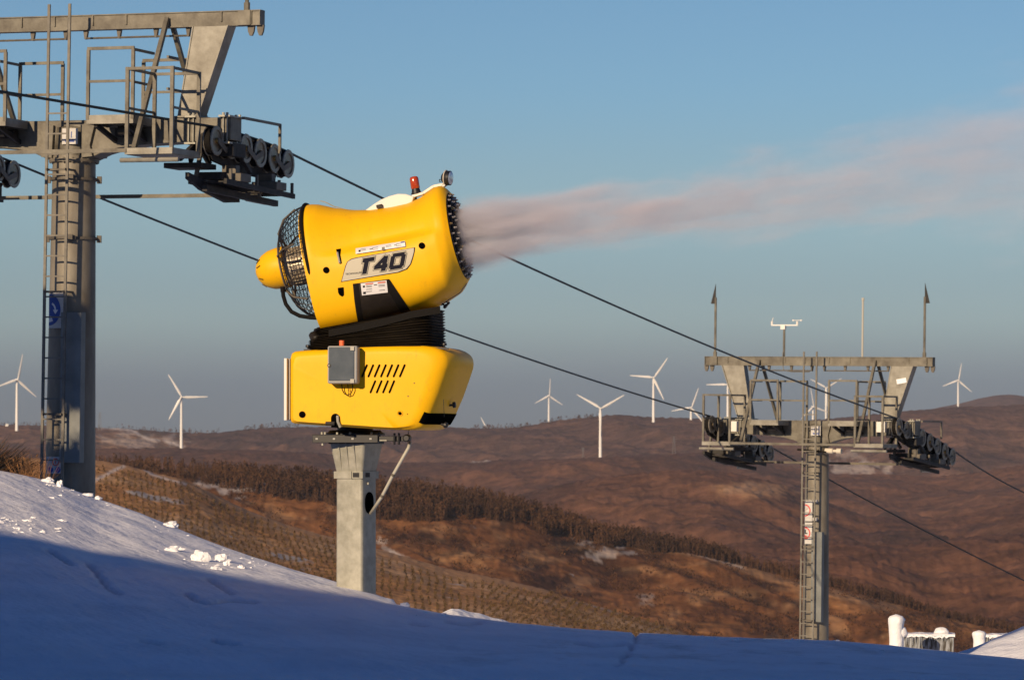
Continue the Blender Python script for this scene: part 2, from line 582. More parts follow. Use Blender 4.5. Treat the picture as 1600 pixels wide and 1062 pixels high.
def build_shadow_hill():
    pts = []
    for px, py in EDGE:
        h = snow_hit(px, py)
        if h is None: continue
        t = (h.y - 0.0) / -SDIR.y
        q = h + SDIR * t
        pts.append((q.x, q.z))
    for px in range(620, 1701, 60):                       # beyond the crossing the whole crest lies in shadow
        dc = interp(DEPTH, px)
        c = P(px, interp(CREST, px), dc)
        t = c.y / -SDIR.y
        q = c + SDIR * t
        pts.append((q.x, q.z + .08))
    pts.sort()
    prof = [(-190, 22), (-95, 17), (pts[0][0] - 6, pts[0][1] + .8)] + pts + [(pts[-1][0] + 4, pts[-1][1] - 1.0), (pts[-1][0] + 10, 4.5), (-3.6, -.6), (-2.2, -1.9)]
    prof.sort()
    mb = MB()
    xs = list(np.arange(-190, -50, 5.0)) + list(np.arange(-50, -2.1, .5))
    ys = [(26, -4.0), (14, .30), (6, .72), (1.5, .955), (0, 1.0), (-3, .96), (-12, .7), (-30, .3), (-60, -.2)]
    for x in xs:
        h = interp(prof, x) + 1.75
        for y, k in ys:
            if y == 26: z = -2.6; yy = 14 - 3
            else: z = -1.75 + h * k if k > 0 else -3
            mb.v.append((x, -abs(y) if y < 0 else min(y, 6) * (1 if y <= 6 else 1), z) if y <= 6 else (x, 6 + (y - 6) * .25, -1.75 + h * k if k > 0 else -3))
    n = len(ys)
    for i in range(len(xs) - 1):
        for j in range(n - 1):
            a = i * n + j
            mb.f.append((a, a + 1, a + n + 1, a + n))
    tag(mb.build('hill', M['snow'], smooth=180), kind='structure')  # added shadow caster, not one of the visible ridges


build_shadow_hill()


def lump(mb, c, rx, ry, rz, seed, sub=2, rough=.35):
    bm = bmesh.new()
    bmesh.ops.create_icosphere(bm, subdivisions=sub, radius=1)
    vs = []
    for v in bm.verts:
        p = v.co.copy()
        k = 1 + rough * noise.noise(p * 1.5 + Vector((seed * 3.1, seed, 0))) + rough * .5 * noise.noise(p * 4 + Vector((seed, 0, seed)))
        p *= k
        vs.append((c[0] + p.x * rx, c[1] + p.y * ry, c[2] + max(p.z, -.5) * rz))
    fs = [tuple(v.index for v in f.verts) for f in bm.faces]
    bm.free()
    mb.add(vs, fs)


def snow_lumps():
    big = [(268, 818, 12, 5, 'long snow block on the crest right of the left lift tower'),
           (272, 858, 14, 5, 'flat snow block, leftmost of the loose blocks on the lit slope'),
           (313, 871, 15, 9, 'largest pointed snow block on the lit slope'),
           (346, 873, 13, 7, 'jagged snow block right of the largest one on the lit slope'),
           (338, 887, 10, 4, 'low dirty snow block, lowest of those on the lit slope'),
           (354, 881, 5, 4, 'small upright snow block below the jagged one'),
           (377, 886, 6, 3, 'small snow block, rightmost of the loose blocks on the slope'),
           (75, 751, 10, 4, 'snow clod at the foot of the left lift tower ladder'),
           (93, 757, 5, 6, 'small upright snow knob in front of the left tower pole'),
           (137, 773, 10, 3, 'flat snow clod by the right edge of the left tower pole'),
           (153, 776, 6, 3, 'small snow clod just right of the left tower pole'),
           (632, 943, 8, 3, 'snow clod on the crest right of the steel post')]
    for i, (px, py, rx, rz, lab) in enumerate(big):
        h = snow_hit(px, py + rz * .6)
        if h is None:
            dc = interp(DEPTH, px)
            h = P(px, interp(CREST, px), dc)
        s = h.y / FPX
        mb = MB()
        lump(mb, (0, 0, rz * s * .3), rx * s * .95, rx * s * .7, rz * s * 1.3, i + 1, 3, .6)
        o = mb.build('snow_block', M['snow'], smooth=180 if rz < 4 else 30, loc=h)
        tag(o, lab, 'snow block', 'loose blocks of snow')
    mb = MB()
    k = 0
    rnd = random.Random(4)
    for n_, (x0, x1, y0, y1, r0, r1) in ((34, (-10, 100, 812, 834, .8, 3)), (12, (0, 60, 808, 822, .8, 3)), (16, (280, 400, 868, 893, .8, 2.4)), (24, (1080, 1320, 992, 1002, .8, 2.6)), (26, (180, 420, 800, 880, .7, 2)), (22, (1330, 1500, 1004, 1022, .8, 2.4)), (14, (60, 170, 740, 780, 1, 3)), (12, (640, 720, 948, 962, .8, 2.4))):
        for _ in range(n_):
            px = rnd.uniform(x0, x1); py = rnd.uniform(y0, y1)
            h = snow_hit(px, py)
            if h is None:
                c = interp(CREST, px)
                h = snow_hit(px, c + rnd.uniform(1.5, 5))
            if h is None: continue
            s = h.y / FPX * (r0 + (r1 - r0) * rnd.random() ** 2)
            lump(mb, h, s * rnd.uniform(1, 2.4), s * 1.5, s * rnd.uniform(.5, 1.1), k, 2 if r1 > 2.5 else 1, .9)
            k += 1
    tag(mb.build('snow_crumbs', M['snow'], smooth=30), 'scattered small crumbs of snow lying on the slope and along its crest', 'snow crumbs', kind='stuff')


snow_lumps()


def mound(name, pts, d, thick, back=8):
    """a sunlit snow bank beyond the crest; pts = silhouette (px, py)"""
    mb = MB()
    xs = np.linspace(pts[0][0], pts[-1][0], 60)
    rows = [(-thick, 1), (-thick * .6, .55), (-thick * .3, .22), (-.1 * thick, .05), (0, 0), (back * .3, .15), (back, 1.0)]
    for px in xs:
        py = interp(pts, px)
        for dy, k in rows:
            c = P(px, py, d)
            y = d + dy
            z = c.z - k * 1.6 + .02 * noise.noise(Vector((px * .05, dy, 1)))
            mb.v.append((c.x * y / d, y, z))
    n = len(rows)
    for i in range(len(xs) - 1):
        for j in range(n - 1):
            a = i * n + j
            mb.f.append((a, a + 1, a + n + 1, a + n))
    o = mb.build(name, M['snow'], smooth=180)
    tag(o, kind='structure')


mound('snow_bank', [(1440, 1046), (1470, 1030), (1500, 1017), (1520, 1011), (1540, 1003), (1562, 993), (1585, 984), (1600, 977), (1700, 950), (1900, 925)], 58, 12)
mound('snow_bank', [(690, 958), (706, 949), (716, 950), (730, 954), (760, 961), (780, 966), (800, 974)], 58, 6)

# ------------------------------------------------------------------ hills
HS = {}


def hill(name, D, prof, bottom, front, back, material, seed, amp=3.0, fine=.8, step=5, x0=-500, x1=2100, rows=46, cover=None, relief=0.0):
    """a real ridge at distance D: crest profile given by the skyline, front slope running down to the next valley"""
    cols = np.arange(x0, x1 + 1, step)
    T = np.linspace(0, 1, rows)
    mb = MB()
    cov = []

    def zat(px, t, d=None):
        d = D - front * t
        pc = interp(prof, px)
        pb = max(interp(bottom, px), pc + 6)
        py = pc + (pb - pc) * (t ** 1.15)
        z = P(800, py, d).z
        x = (px - 800) / FPX * d
        n = noise.fractal(Vector((x / (D * .035), d / (D * .05), seed)), 1, 2.1, 5)
        z += n * amp * (min(1, t * 5) * .9 + .1)
        if relief: z += relief * min(1, t * 4) * abs(noise.noise(Vector((x / (D * .022) + .7 * d / (D * .03), d / (D * .09), seed + 5)))) * -2
        z += fine * noise.noise(Vector((x / (D * .0012), d / (D * .004), seed)))
        return x, d, z
    HS[seed] = zat
    bk = [(.15, .03), (.5, .25), (1, 1)]
    for t, k in reversed(bk):
        for px in cols:
            x, d, z = zat(px, 0)
            dd = D + back * t
            mb.v.append((x * dd / D, dd, z - k * back * .22))
            cov.append((0, 0, 0, 1))
    for t in T:
        for px in cols:
            x, d, z = zat(px, t)
            mb.v.append((x, d, z))
            cov.append(cover(px, PY(d, z), t) if cover else (0, 0, 0, 1))
    W = len(cols)
    for i in range(len(bk) + rows - 1):
        for j in range(W - 1):
            a = i * W + j
            mb.f.append((a, a + W, a + W + 1, a + 1))
    o = mb.build(name, material, smooth=180, normals=False)
    at = o.data.color_attributes.new('cover', 'FLOAT_COLOR', 'POINT')
    at.data.foreach_set('color', np.array(cov, dtype=np.float32).ravel())
    tag(o, kind='structure')
    return o


def blob(px, py, cx, cy, rx, ry, s=0, n=.5):
    k = math.hypot((px - cx) / rx, (py - cy) / ry) + n * noise.noise(Vector((px * .05, py * .15, s)))
    return 1 - sstep(.75, 1.1, k)


FAR = [(.34, (.055, .033, .028)), (.46, (.100, .054, .038)), (.56, (.122, .065, .044)), (.72, (.165, .092, .062))]
MID = [(.34, (.048, .028, .021)), (.45, (.100, .048, .030)), (.56, (.135, .062, .034)), (.72, (.19, .090, .048))]
NEAR = [(.32, (.045, .024, .015)), (.44, (.115, .051, .024)), (.54, (.20, .086, .034)), (.64, (.29, .135, .052)), (.78, (.38, .21, .095))]
m_far = hill_material('far_hill_scrub', FAR, .0016, snow=.26, bump=12, canopy=.028)
m_mid = hill_material('larch_forest_hill', MID, .0020, snow=.22, bump=6, canopy=.040)
m_open = hill_material('dry_grass_hill', NEAR, .020, snow=.31, bump=2, canopy=.09, stretch=(1, .5, 1))
m_plant = hill_material('plantation_ground', [(.3, (.30, .135, .048)), (.5, (.44, .225, .09)), (.7, (.60, .40, .23))], .012, snow=.40, bump=1, canopy=.2)

BOT = [(-500, 745), (1000, 760), (2100, 790)]


def cov_f1(px, py, t):
    g = blob(px, py, 215, 690, 70, 16, 2) * .3 if px < 330 else 0
    s = seg(px, py, [(160, 667), (205, 672), (232, 686), (262, 690), (285, 697)], 1.3, 3) * .8
    s = max(s, blob(px, py, 210, 688, 55, 12, 5, 1.4) * .3, blob(px, py, 1340, 732, 50, 9, 3, 1.2) * .4, blob(px, py, 1330, 712, 24, 6, 3, 1.2) * .25)
    dk = .6 * blob(px, py, 235, 676, 26, 5, 3, 1.2)
    return (min(1, g), min(1, s), dk, 1)


def cov_f2(px, py, t):
    s = .7 * blob(px, py, 748, 719, 16, 3, 4, .6)
    return (.0, min(1, s), .55 * blob(px, py, 1390, 805, 20, 6, 4, .8), 1)


def cov_f3(px, py, t):
    g = .6 * blob(px, py, 1180, 765, 70, 12, 7, .5)
    return (g, .08 * blob(px, py, 1160, 762, 40, 8, 9, 1.2), 0, 1)


def cov_c(px, py, t):
    s = .75 * blob(px, py, 372, 757, 54, 13, 11, 1.5)
    s = max(s, .45 * blob(px, py, 480, 768, 30, 9, 12, 1.2), .5 * blob(px, py, 925, 842, 26, 8, 13, 1.4), .45 * blob(px, py, 945, 862, 30, 10, 14, 1.6))
    s = max(s, .7 * seg(px, py, [(600, 855), (625, 868), (650, 884)], 1.5, 5), .6 * seg(px, py, [(980, 842), (1030, 852), (1100, 868), (1160, 886)], 1.2, 3))
    s = max(s, .5 * blob(px, py, 600, 845, 14, 5, 3, 1))
    s = max(s, .35 * blob(px, py, 1010, 935, 14, 8, 13, 1.2))
    dk = .0
    k = noise.fractal(Vector((px * .022, py * .06, 2)), 1, 2, 3)
    dk = .55 * sstep(.15, .5, k)
    g = .5 * sstep(.1, .5, noise.fractal(Vector((px * .015, py * .06, 8)), 1, 2, 3))
    edge = .6 * seg(px, py, [(940, 840), (1000, 848), (1100, 864), (1200, 900), (1300, 925), (1400, 950)], 7, 8)
    return (min(1, max(g, edge)), min(1, s), dk, 1)


def cov_d(px, py, t):
    s = .9 * seg(px, py, [(120, 768), (150, 750), (178, 735), (193, 728)], 2.2, 2)
    s = max(s, .8 * seg(px, py, [(222, 731), (240, 742), (268, 750), (290, 756)], 1.2, 2.5))
    g = .8 * seg(px, py, [(150, 722), (200, 730), (250, 742), (300, 756), (330, 772), (400, 802), (500, 835), (600, 860), (700, 890), (850, 922)], 6, 7)
    g = max(g, .5 * seg(px, py, [(170, 735), (240, 756), (300, 782), (330, 800)], 4, 5))
    return (min(1, g), min(1, s), 0, 1)


# ridge skylines as seen in the photo
F0 = [(-500, 700), (1380, 700), (1450, 640), (1500, 630), (1530, 622), (1560, 617), (1580, 616), (1600, 619), (1700, 640), (2100, 680)]
F1 = [(-500, 668), (0, 665), (60, 666), (110, 667), (150, 668), (200, 669), (250, 673), (290, 675), (340, 675), (400, 669), (440, 667), (560, 665), (740, 669), (800, 668), (830, 664), (870, 656), (920, 651), (960, 647), (985, 648), (1010, 651), (1080, 653), (1150, 657), (1260, 657), (1340, 650), (1400, 643), (1440, 640), (1500, 635), (1540, 634), (1600, 631), (1700, 628), (2100, 650)]
F2 = [(-500, 704), (0, 702), (150, 700), (280, 699), (330, 701), (400, 703), (500, 708), (600, 722), (730, 722), (780, 718), (850, 717), (940, 714), (1000, 711), (1060, 708), (1100, 707), (1150, 713), (1250, 732), (1300, 740), (1400, 741), (1460, 744), (1510, 740), (1550, 733), (1600, 725), (1800, 705), (2100, 705)]
F3 = [(-500, 820), (500, 810), (700, 800), (780, 780), (830, 768), (880, 755), (940, 744), (1000, 738), (1060, 734), (1110, 735), (1160, 742), (1220, 756), (1270, 778), (1350, 806), (1450, 812), (1540, 795), (1600, 780), (2100, 770)]
F4 = [(-500, 900), (700, 890), (900, 880), (1080, 858), (1160, 846), (1230, 848), (1300, 842), (1340, 846), (1420, 850), (1500, 838), (1600, 832), (2100, 800)]
FC = [(-500, 715), (100, 722), (160, 725), (230, 730), (300, 737), (400, 745), (500, 755), (600, 768), (650, 772), (700, 780), (780, 790), (870, 815), (950, 838), (1000, 845), (1100, 861), (1200, 891), (1300, 915), (1400, 940), (1500, 970), (1600, 990), (2100, 1060)]
FD = [(-500, 690), (0, 712), (60, 716), (150, 718), (200, 727), (240, 738), (280, 747), (320, 764), (360, 784), (400, 802), (450, 820), (500, 834), (600, 860), (700, 888), (780, 904), (850, 920), (930, 945), (1000, 966), (1060, 986), (1200, 1045), (1600, 1120), (2100, 1180)]
hill('hill', 12000, F0, [(-500, 740), (2100, 740)], 2500, 1500, m_far, 10, amp=6, fine=1.5, step=12, rows=12)
hill('hill', 7500, F1, [(-500, 760), (900, 770), (2100, 800)], 1500, 1200, m_far, 11, amp=22, fine=3.0, step=4, rows=70, cover=cov_f1, relief=26)
hill('hill', 5700, F2, [(-500, 800), (900, 860), (2100, 900)], 1500, 900, m_mid, 12, amp=18, fine=2.6, step=4, rows=70, cover=cov_f2, relief=13)
hill('hill', 4100, F3, [(-500, 890), (900, 900), (2100, 940)], 900, 600, m_mid, 13, amp=14, fine=2.4, step=4, rows=60, cover=cov_f3, relief=10)
hill('hill', 3100, F4, [(-500, 960), (900, 960), (2100, 1060)], 700, 500, m_mid, 14, amp=13, fine=2.2, step=4, rows=60, relief=11)
F5 = [(-500, 960), (900, 940), (1100, 905), (1180, 884), (1250, 876), (1320, 868), (1380, 880), (1450, 902), (1520, 900), (1600, 886), (2100, 860)]
hill('hill', 2600, F5, [(-500, 1000), (900, 1010), (2100, 1090)], 450, 350, m_mid, 17, amp=9, fine=2.0, step=4, rows=50, relief=8)
hill('hill', 2000, FC, [(-500, 990), (2100, 1150)], 520, 400, m_open, 15, amp=4.0, fine=.7, step=3, rows=90, cover=cov_c, relief=5)
hill('hill', 1350, FD, [(-500, 1010), (1000, 1060), (2100, 1250)], 420, 300, m_plant, 16, amp=1.0, fine=.25, step=3, rows=90, cover=cov_d)
gp = MB()
gp.v = [(-40000, 60, -260), (40000, 60, -260), (40000, 45000, -260), (-40000, 45000, -260)]
gp.f = [(0, 1, 2, 3)]
tag(gp.build('ground', m_mid, smooth=0), kind='structure')

# ---- vegetation on the hills (far-off woods that read as one mass)
m_larch = hill_material('larch_crowns', [(.3, (.034, .020, .013)), (.5, (.068, .036, .020)), (.7, (.11, .054, .026))], .03, bump=0, canopy=.3)
m_shrub = hill_material('brown_shrubs', [(.3, (.035, .020, .013)), (.7, (.11, .05, .022))], .03, bump=0, canopy=.3)
m_sapling = hill_material('plantation_saplings', [(.3, (.060, .042, .020)), (.7, (.15, .090, .038))], .05, bump=0, canopy=.3)


def tri_clump(mb, rnd, c, rx, rz, n, size, conic=True):
    for _ in range(n):
        h = rnd.random()
        rr = rx * ((1 - h * .85) if conic else math.sqrt(max(0.05, 1 - (2 * h - 1) ** 2))) * rnd.uniform(.3, 1)
        a = rnd.uniform(0, 6.283)
        p = Vector((c[0] + rr * math.cos(a), c[1] + rr * math.sin(a), c[2] + rz * (.06 + .94 * h)))
        q = [Vector((rnd.uniform(-1, 1), rnd.uniform(-1, 1), rnd.uniform(-1.3, 1.3))) * size for _ in range(3)]
        k = len(mb.v)
        mb.v += [tuple(p + e) for e in q]
        mb.f.append((k, k + 1, k + 2))


def forest():
    rnd = random.Random(11)
    mb = MB()
    z = HS[15]
    for _ in range(4600):
        px = rnd.uniform(130, 1620) if rnd.random() < .5 else rnd.uniform(330, 1150)
        wdt = interp([(130, .05), (300, .08), (480, .13), (600, .17), (700, .17), (850, .13), (1000, .07), (1150, .035), (1600, .02)], px)
        if 690 < px < 1000: wdt *= .75 + .5 * noise.noise(Vector((px * .03, 0, 5)))
        t = rnd.uniform(-.02, wdt)
        x, d, zz = z(px, max(t, 0))
        if t < 0:
            d += -t * 900
        hgt = interp([(130, 4.5), (300, 6), (480, 7.2), (700, 7.6), (900, 7.0), (1100, 5.6), (1300, 5), (1600, 4.3)], px) * rnd.uniform(.5, 1.25)
        mb.bar((x, d, zz - 1), (x, d, zz + hgt * .8), .35)
        tri_clump(mb, rnd, (x, d, zz), hgt * .24, hgt, 24, hgt * .095)
    tag(mb.build('larch_forest', m_larch, smooth=0, normals=False), 'band of bare brown larch trees along the crest of the near hill', 'forest', kind='stuff')
    mb = MB()
    for _ in range(5200):
        px = rnd.uniform(150, 1620)
        t = rnd.uniform(.06, .8) ** 1.1
        x, d, zz = z(px, t)
        dens = noise.fractal(Vector((px * .016, t * 9, 4)), 1, 2, 3)
        if dens < rnd.uniform(-.35, .35): continue
        s = rnd.uniform(.8, 2.6)
        tri_clump(mb, rnd, (x, d, zz), s * 1.3, s * 1.3, 14, s * .3, False)
    tag(mb.build('brown_shrubs', m_shrub, smooth=0, normals=False), 'dark brown shrubs scattered over the orange grass hillside', 'shrubs', kind='stuff')
    # planted rows on the nearest hill
    mb = MB()
    z = HS[16]
    for fx0, fx1, py_lo, py_hi, slant, gap in ((130, 1080, 0, 1, 0, 0),):
        pass
    fields = [  # px range at top, lean of rows (px per unit t), row gap px, t range
        (120, 330, 40, 9.5, .03, .50), (330, 560, 60, 10.5, .05, .62), (560, 760, 30, 12, .10, .75), (760, 1060, -130, 12.5, .04, .60)]
    for x0, x1, lean, gap, t0, t1 in fields:
        px = x0 - abs(lean)
        while px < x1 + abs(lean):
            wob = rnd.uniform(0, 6)
            t = t0
            while t < t1:
                q = px + lean * t + 4 * math.sin(t * 9 + x0) + 1.2 * math.sin(t * 31 + px * .03)
                q += rnd.gauss(0, .7)
                t += .0055 + rnd.uniform(0, .006)
                if not (x0 <= q <= x1): continue
                if rnd.random() < .16: continue
                if noise.noise(Vector((q * .02, t * 7, 3))) < -.42: continue
                x, d, zz = z(q, t)
                py = PY(d, zz)
                if seg(q, py, [(120, 768), (150, 750), (178, 735), (193, 728)], 6, 1) > .5: continue
                if seg(q, py, [(150, 722), (200, 730), (250, 742), (300, 756), (330, 772), (400, 802), (500, 835), (600, 860), (700, 890), (850, 922)], 9, 1) > .5: continue
                h = rnd.uniform(.5, 1.7)
                tri_clump(mb, rnd, (x + rnd.uniform(-.2, .2), d, zz), .35 + .2 * h, h, 9, .40)
            px += gap
    tag(mb.build('plantation_saplings', m_sapling, smooth=0, normals=False), 'rows of small planted trees on the nearest brown hill', 'saplings', kind='stuff')


forest()

# far-away bushes and trees breaking the skyline
def skyline():
    rnd = random.Random(5)
    mb = MB()
    z = HS[11]
    for _ in range(420):
        px = rnd.choice([rnd.uniform(-20, 130), rnd.uniform(150, 345), rnd.uniform(380, 470), rnd.uniform(735, 830), rnd.uniform(840, 940)])
        x, d, zz = z(px, rnd.uniform(0, .02))
        h = rnd.uniform(3, 9)
        tri_clump(mb, rnd, (x, d, zz), h * .5, h, 6, h * .25)
    tag(mb.build('skyline_woods', m_larch, smooth=0, normals=False), 'tiny dark trees along the far skyline', 'trees', kind='stuff')


skyline()


# ------------------------------------------------------------------ wind turbines
def turbine(hx, hy, base_y, L, ang, lab, yaw=0, twist=0):
    """hub pixel, base row, blade length in px, angle of first blade (deg clockwise from up)"""
    d = 41.0 / L * FPX
    hub = P(hx, hy, d)
    foot = P(hx, base_y, d)
    s = d / FPX
    H = hub.z - foot.z + 6
    root = empty('wind_turbine', (hub.x, hub.y, hub.z - H), (0, 0, R(yaw)))
    tag(root, lab, 'wind turbine', 'wind turbines on the far ridges')
    mb = MB().lathe([(0, 2.5), (H * .5, 2.05), (H - 1, 1.5)], n=16)
    mb.build('tower', M['turbine'], root)
    nb = MB().lathe([(-3.6, .4), (-3.2, 1.5), (-1, 1.8), (3, 1.9), (6.5, 1.6), (7, .6)], (0, 0, H), (0, 1, 0), 14)
    nb.build('nacelle', M['turbine'], root)
    MB().lathe([(-1.9, .15), (-1.4, 1.0), (-.4, 1.5), (.4, 1.6)], (0, -3.6, H), (0, 1, 0), 14).build('hub', M['turbine'], root)
    for k in range(3):
        a = R(ang + 120 * k)
        u = Vector((math.sin(a), 0, math.cos(a)))
        t = Vector((math.cos(a), 0, -math.sin(a)))
        f = Vector((0, 1, 0))
        b = MB()
        prof = [(0, 1.0, .9), (3, 1.0, .9), (8, 2.0, .55), (14, 1.75, .4), (26, 1.2, .25), (36, .75, .14), (40.5, .45, .08), (41, .15, .05)]
        vs = []
        for r_, c_, th in prof:
            o_ = Vector((0, -3.8, H)) + u * r_
            tw = R(18 * (1 - r_ / 41))
            tt = t * math.cos(tw) + f * math.sin(tw)
            nn = f * math.cos(tw) - t * math.sin(tw)
            for q in range(8):
                e = 2 * math.pi * q / 8
                vs.append(o_ + tt * (c_ * math.cos(e) + c_ * .35) + nn * th * math.sin(e))
        fs = []
        for i in range(len(prof) - 1):
            for q in range(8):
                l = (q + 1) % 8
                fs.append((i * 8 + q, i * 8 + l, i * 8 + 8 + l, i * 8 + 8 + q))
        fs += [tuple(range(8)), tuple(range(len(vs) - 8, len(vs)))]
        b.add(vs, fs)
        b.build('blade', M['turbine'], root)
    return root


turbine(26.5, 593, 667, 41, 11, 'white wind turbine at the far left edge of the photo, left of the lift tower', 28)
turbine(283.5, 620, 700, 41, -31, 'white wind turbine standing alone between the left tower and the snow gun', 8)
turbine(857.5, 618, 659, 27, 3, 'small white wind turbine on the skyline, nearest to the snow gun', 20)
turbine(938, 638, 719, 43, 60, 'biggest white wind turbine, with its base low on the brown hill and two blades raised', 5)
turbine(1021, 590, 654, 38, 35, 'tall white wind turbine on the rounded hilltop, one blade pointing left', 6)
turbine(1079.7, 636.6, 658, 33, 20, 'white wind turbine half sunk behind the ridge, left of the right lift tower', 12)
turbine(1137, 601, 662, 34, -90, 'white wind turbine behind the left slanted plate of the right lift tower', 4)
turbine(1270.3, 635, 662, 29.5, -11, 'small white wind turbine seen through the ladder of the right lift tower', 22)
turbine(1290.5, 606, 662, 29, 58, 'white wind turbine just right of the ladder of the right lift tower', 10)
turbine(1497, 594, 640, 28, 10, 'white wind turbine at the far right, right of the right lift tower', 12)
turbine(763.5, 677, 700, 29, -27, 'wind turbine hidden behind the ridge right of the snow gun, one blade tip showing', 10)


def pylon(px, top, base, d, lab):
    a = P(px, top, d); b = P(px, base, d)
    H = a.z - b.z + 4
    root = empty('power_pylon', (b.x, b.y, b.z - 4))
    tag(root, lab, 'pylon', 'power pylons on the hills')
    W = H * .09
    fr = MB()
    for sx_ in (-1, 1):
        for sy_ in (-1, 1):
            fr.bar((sx_ * W, sy_ * W, 0), (sx_ * .5, sy_ * .5, H), .35)
    for k in range(8):
        z0 = H * k / 8; z1 = H * (k + 1) / 8
        w0 = W + (.5 - W) * k / 8; w1 = W + (.5 - W) * (k + 1) / 8
        fr.bar((-w0, -w0, z0), (w1, -w1, z1), .22); fr.bar((w0, -w0, z0), (-w1, -w1, z1), .22)
    fr.build('lattice_mast', M['pylon'], root)
    for k, l in ((.97, .12), (.86, .15), (.75, .12)):
        MB().bar((-H * l, 0, H * k), (H * l, 0, H * k), .4).build('crossarm', M['pylon'], root)


pylon(1053, 681, 712, 6500, 'faint grey lattice pylon on the brown hill, between the biggest turbine and the right tower')
pylon(911, 699, 716, 6500, 'faint grey lattice pylon just left of the biggest turbine')
pylon(156, 644, 669, 7400, 'tiny grey lattice pylon on the skyline beside the left tower pole')

# small white hut near the skyline
hh = P(11, 664, 7350)
hut = empty('hut', (hh.x, hh.y, hh.z - 3)); tag(hut, 'tiny white hut on the skyline at the far left edge', 'hut')
MB().box((0, 0, 2.5), (5.5, 5, 5)).build('wall', M['white'], hut)
MB().prism([(-3.1, 5.0), (3.1, 5.0), (0, 7)], -2.8, 2.8).build('roof', M['boxgrey'], hut)


# ------------------------------------------------------------------ ski lift towers
def round_sign(parent, c, w_, h_, kind):
    """flat metal sign facing -Y, c = centre"""
    x, y, z = c
    s = MB().box((x, y, z), (w_, .012, h_)).build('sign_plate', M['decalwhite'], parent, bevel=.004)
    return s


def disc(mb, c, r, n=28, y=None):
    k = len(mb.v)
    mb.v.append((c[0], c[1], c[2]))
    for i in range(n):
        a = 2 * math.pi * i / n
        mb.v.append((c[0] + r * math.cos(a), c[1], c[2] + r * math.sin(a)))
    for i in range(n):
        mb.f.append((k, k + 1 + i, k + 1 + (i + 1) % n))


def ring(mb, c, r0, r1, n=28, a0=0, a1=360):
    k = len(mb.v)
    m_ = n + 1
    for i in range(m_):
        a = R(a0 + (a1 - a0) * i / n)
        for r_ in (r0, r1):
            mb.v.append((c[0] + r_ * math.cos(a), c[1], c[2] + r_ * math.sin(a)))
    for i in range(n):
        a = k + 2 * i
        mb.f.append((a, a + 1, a + 3, a + 2))


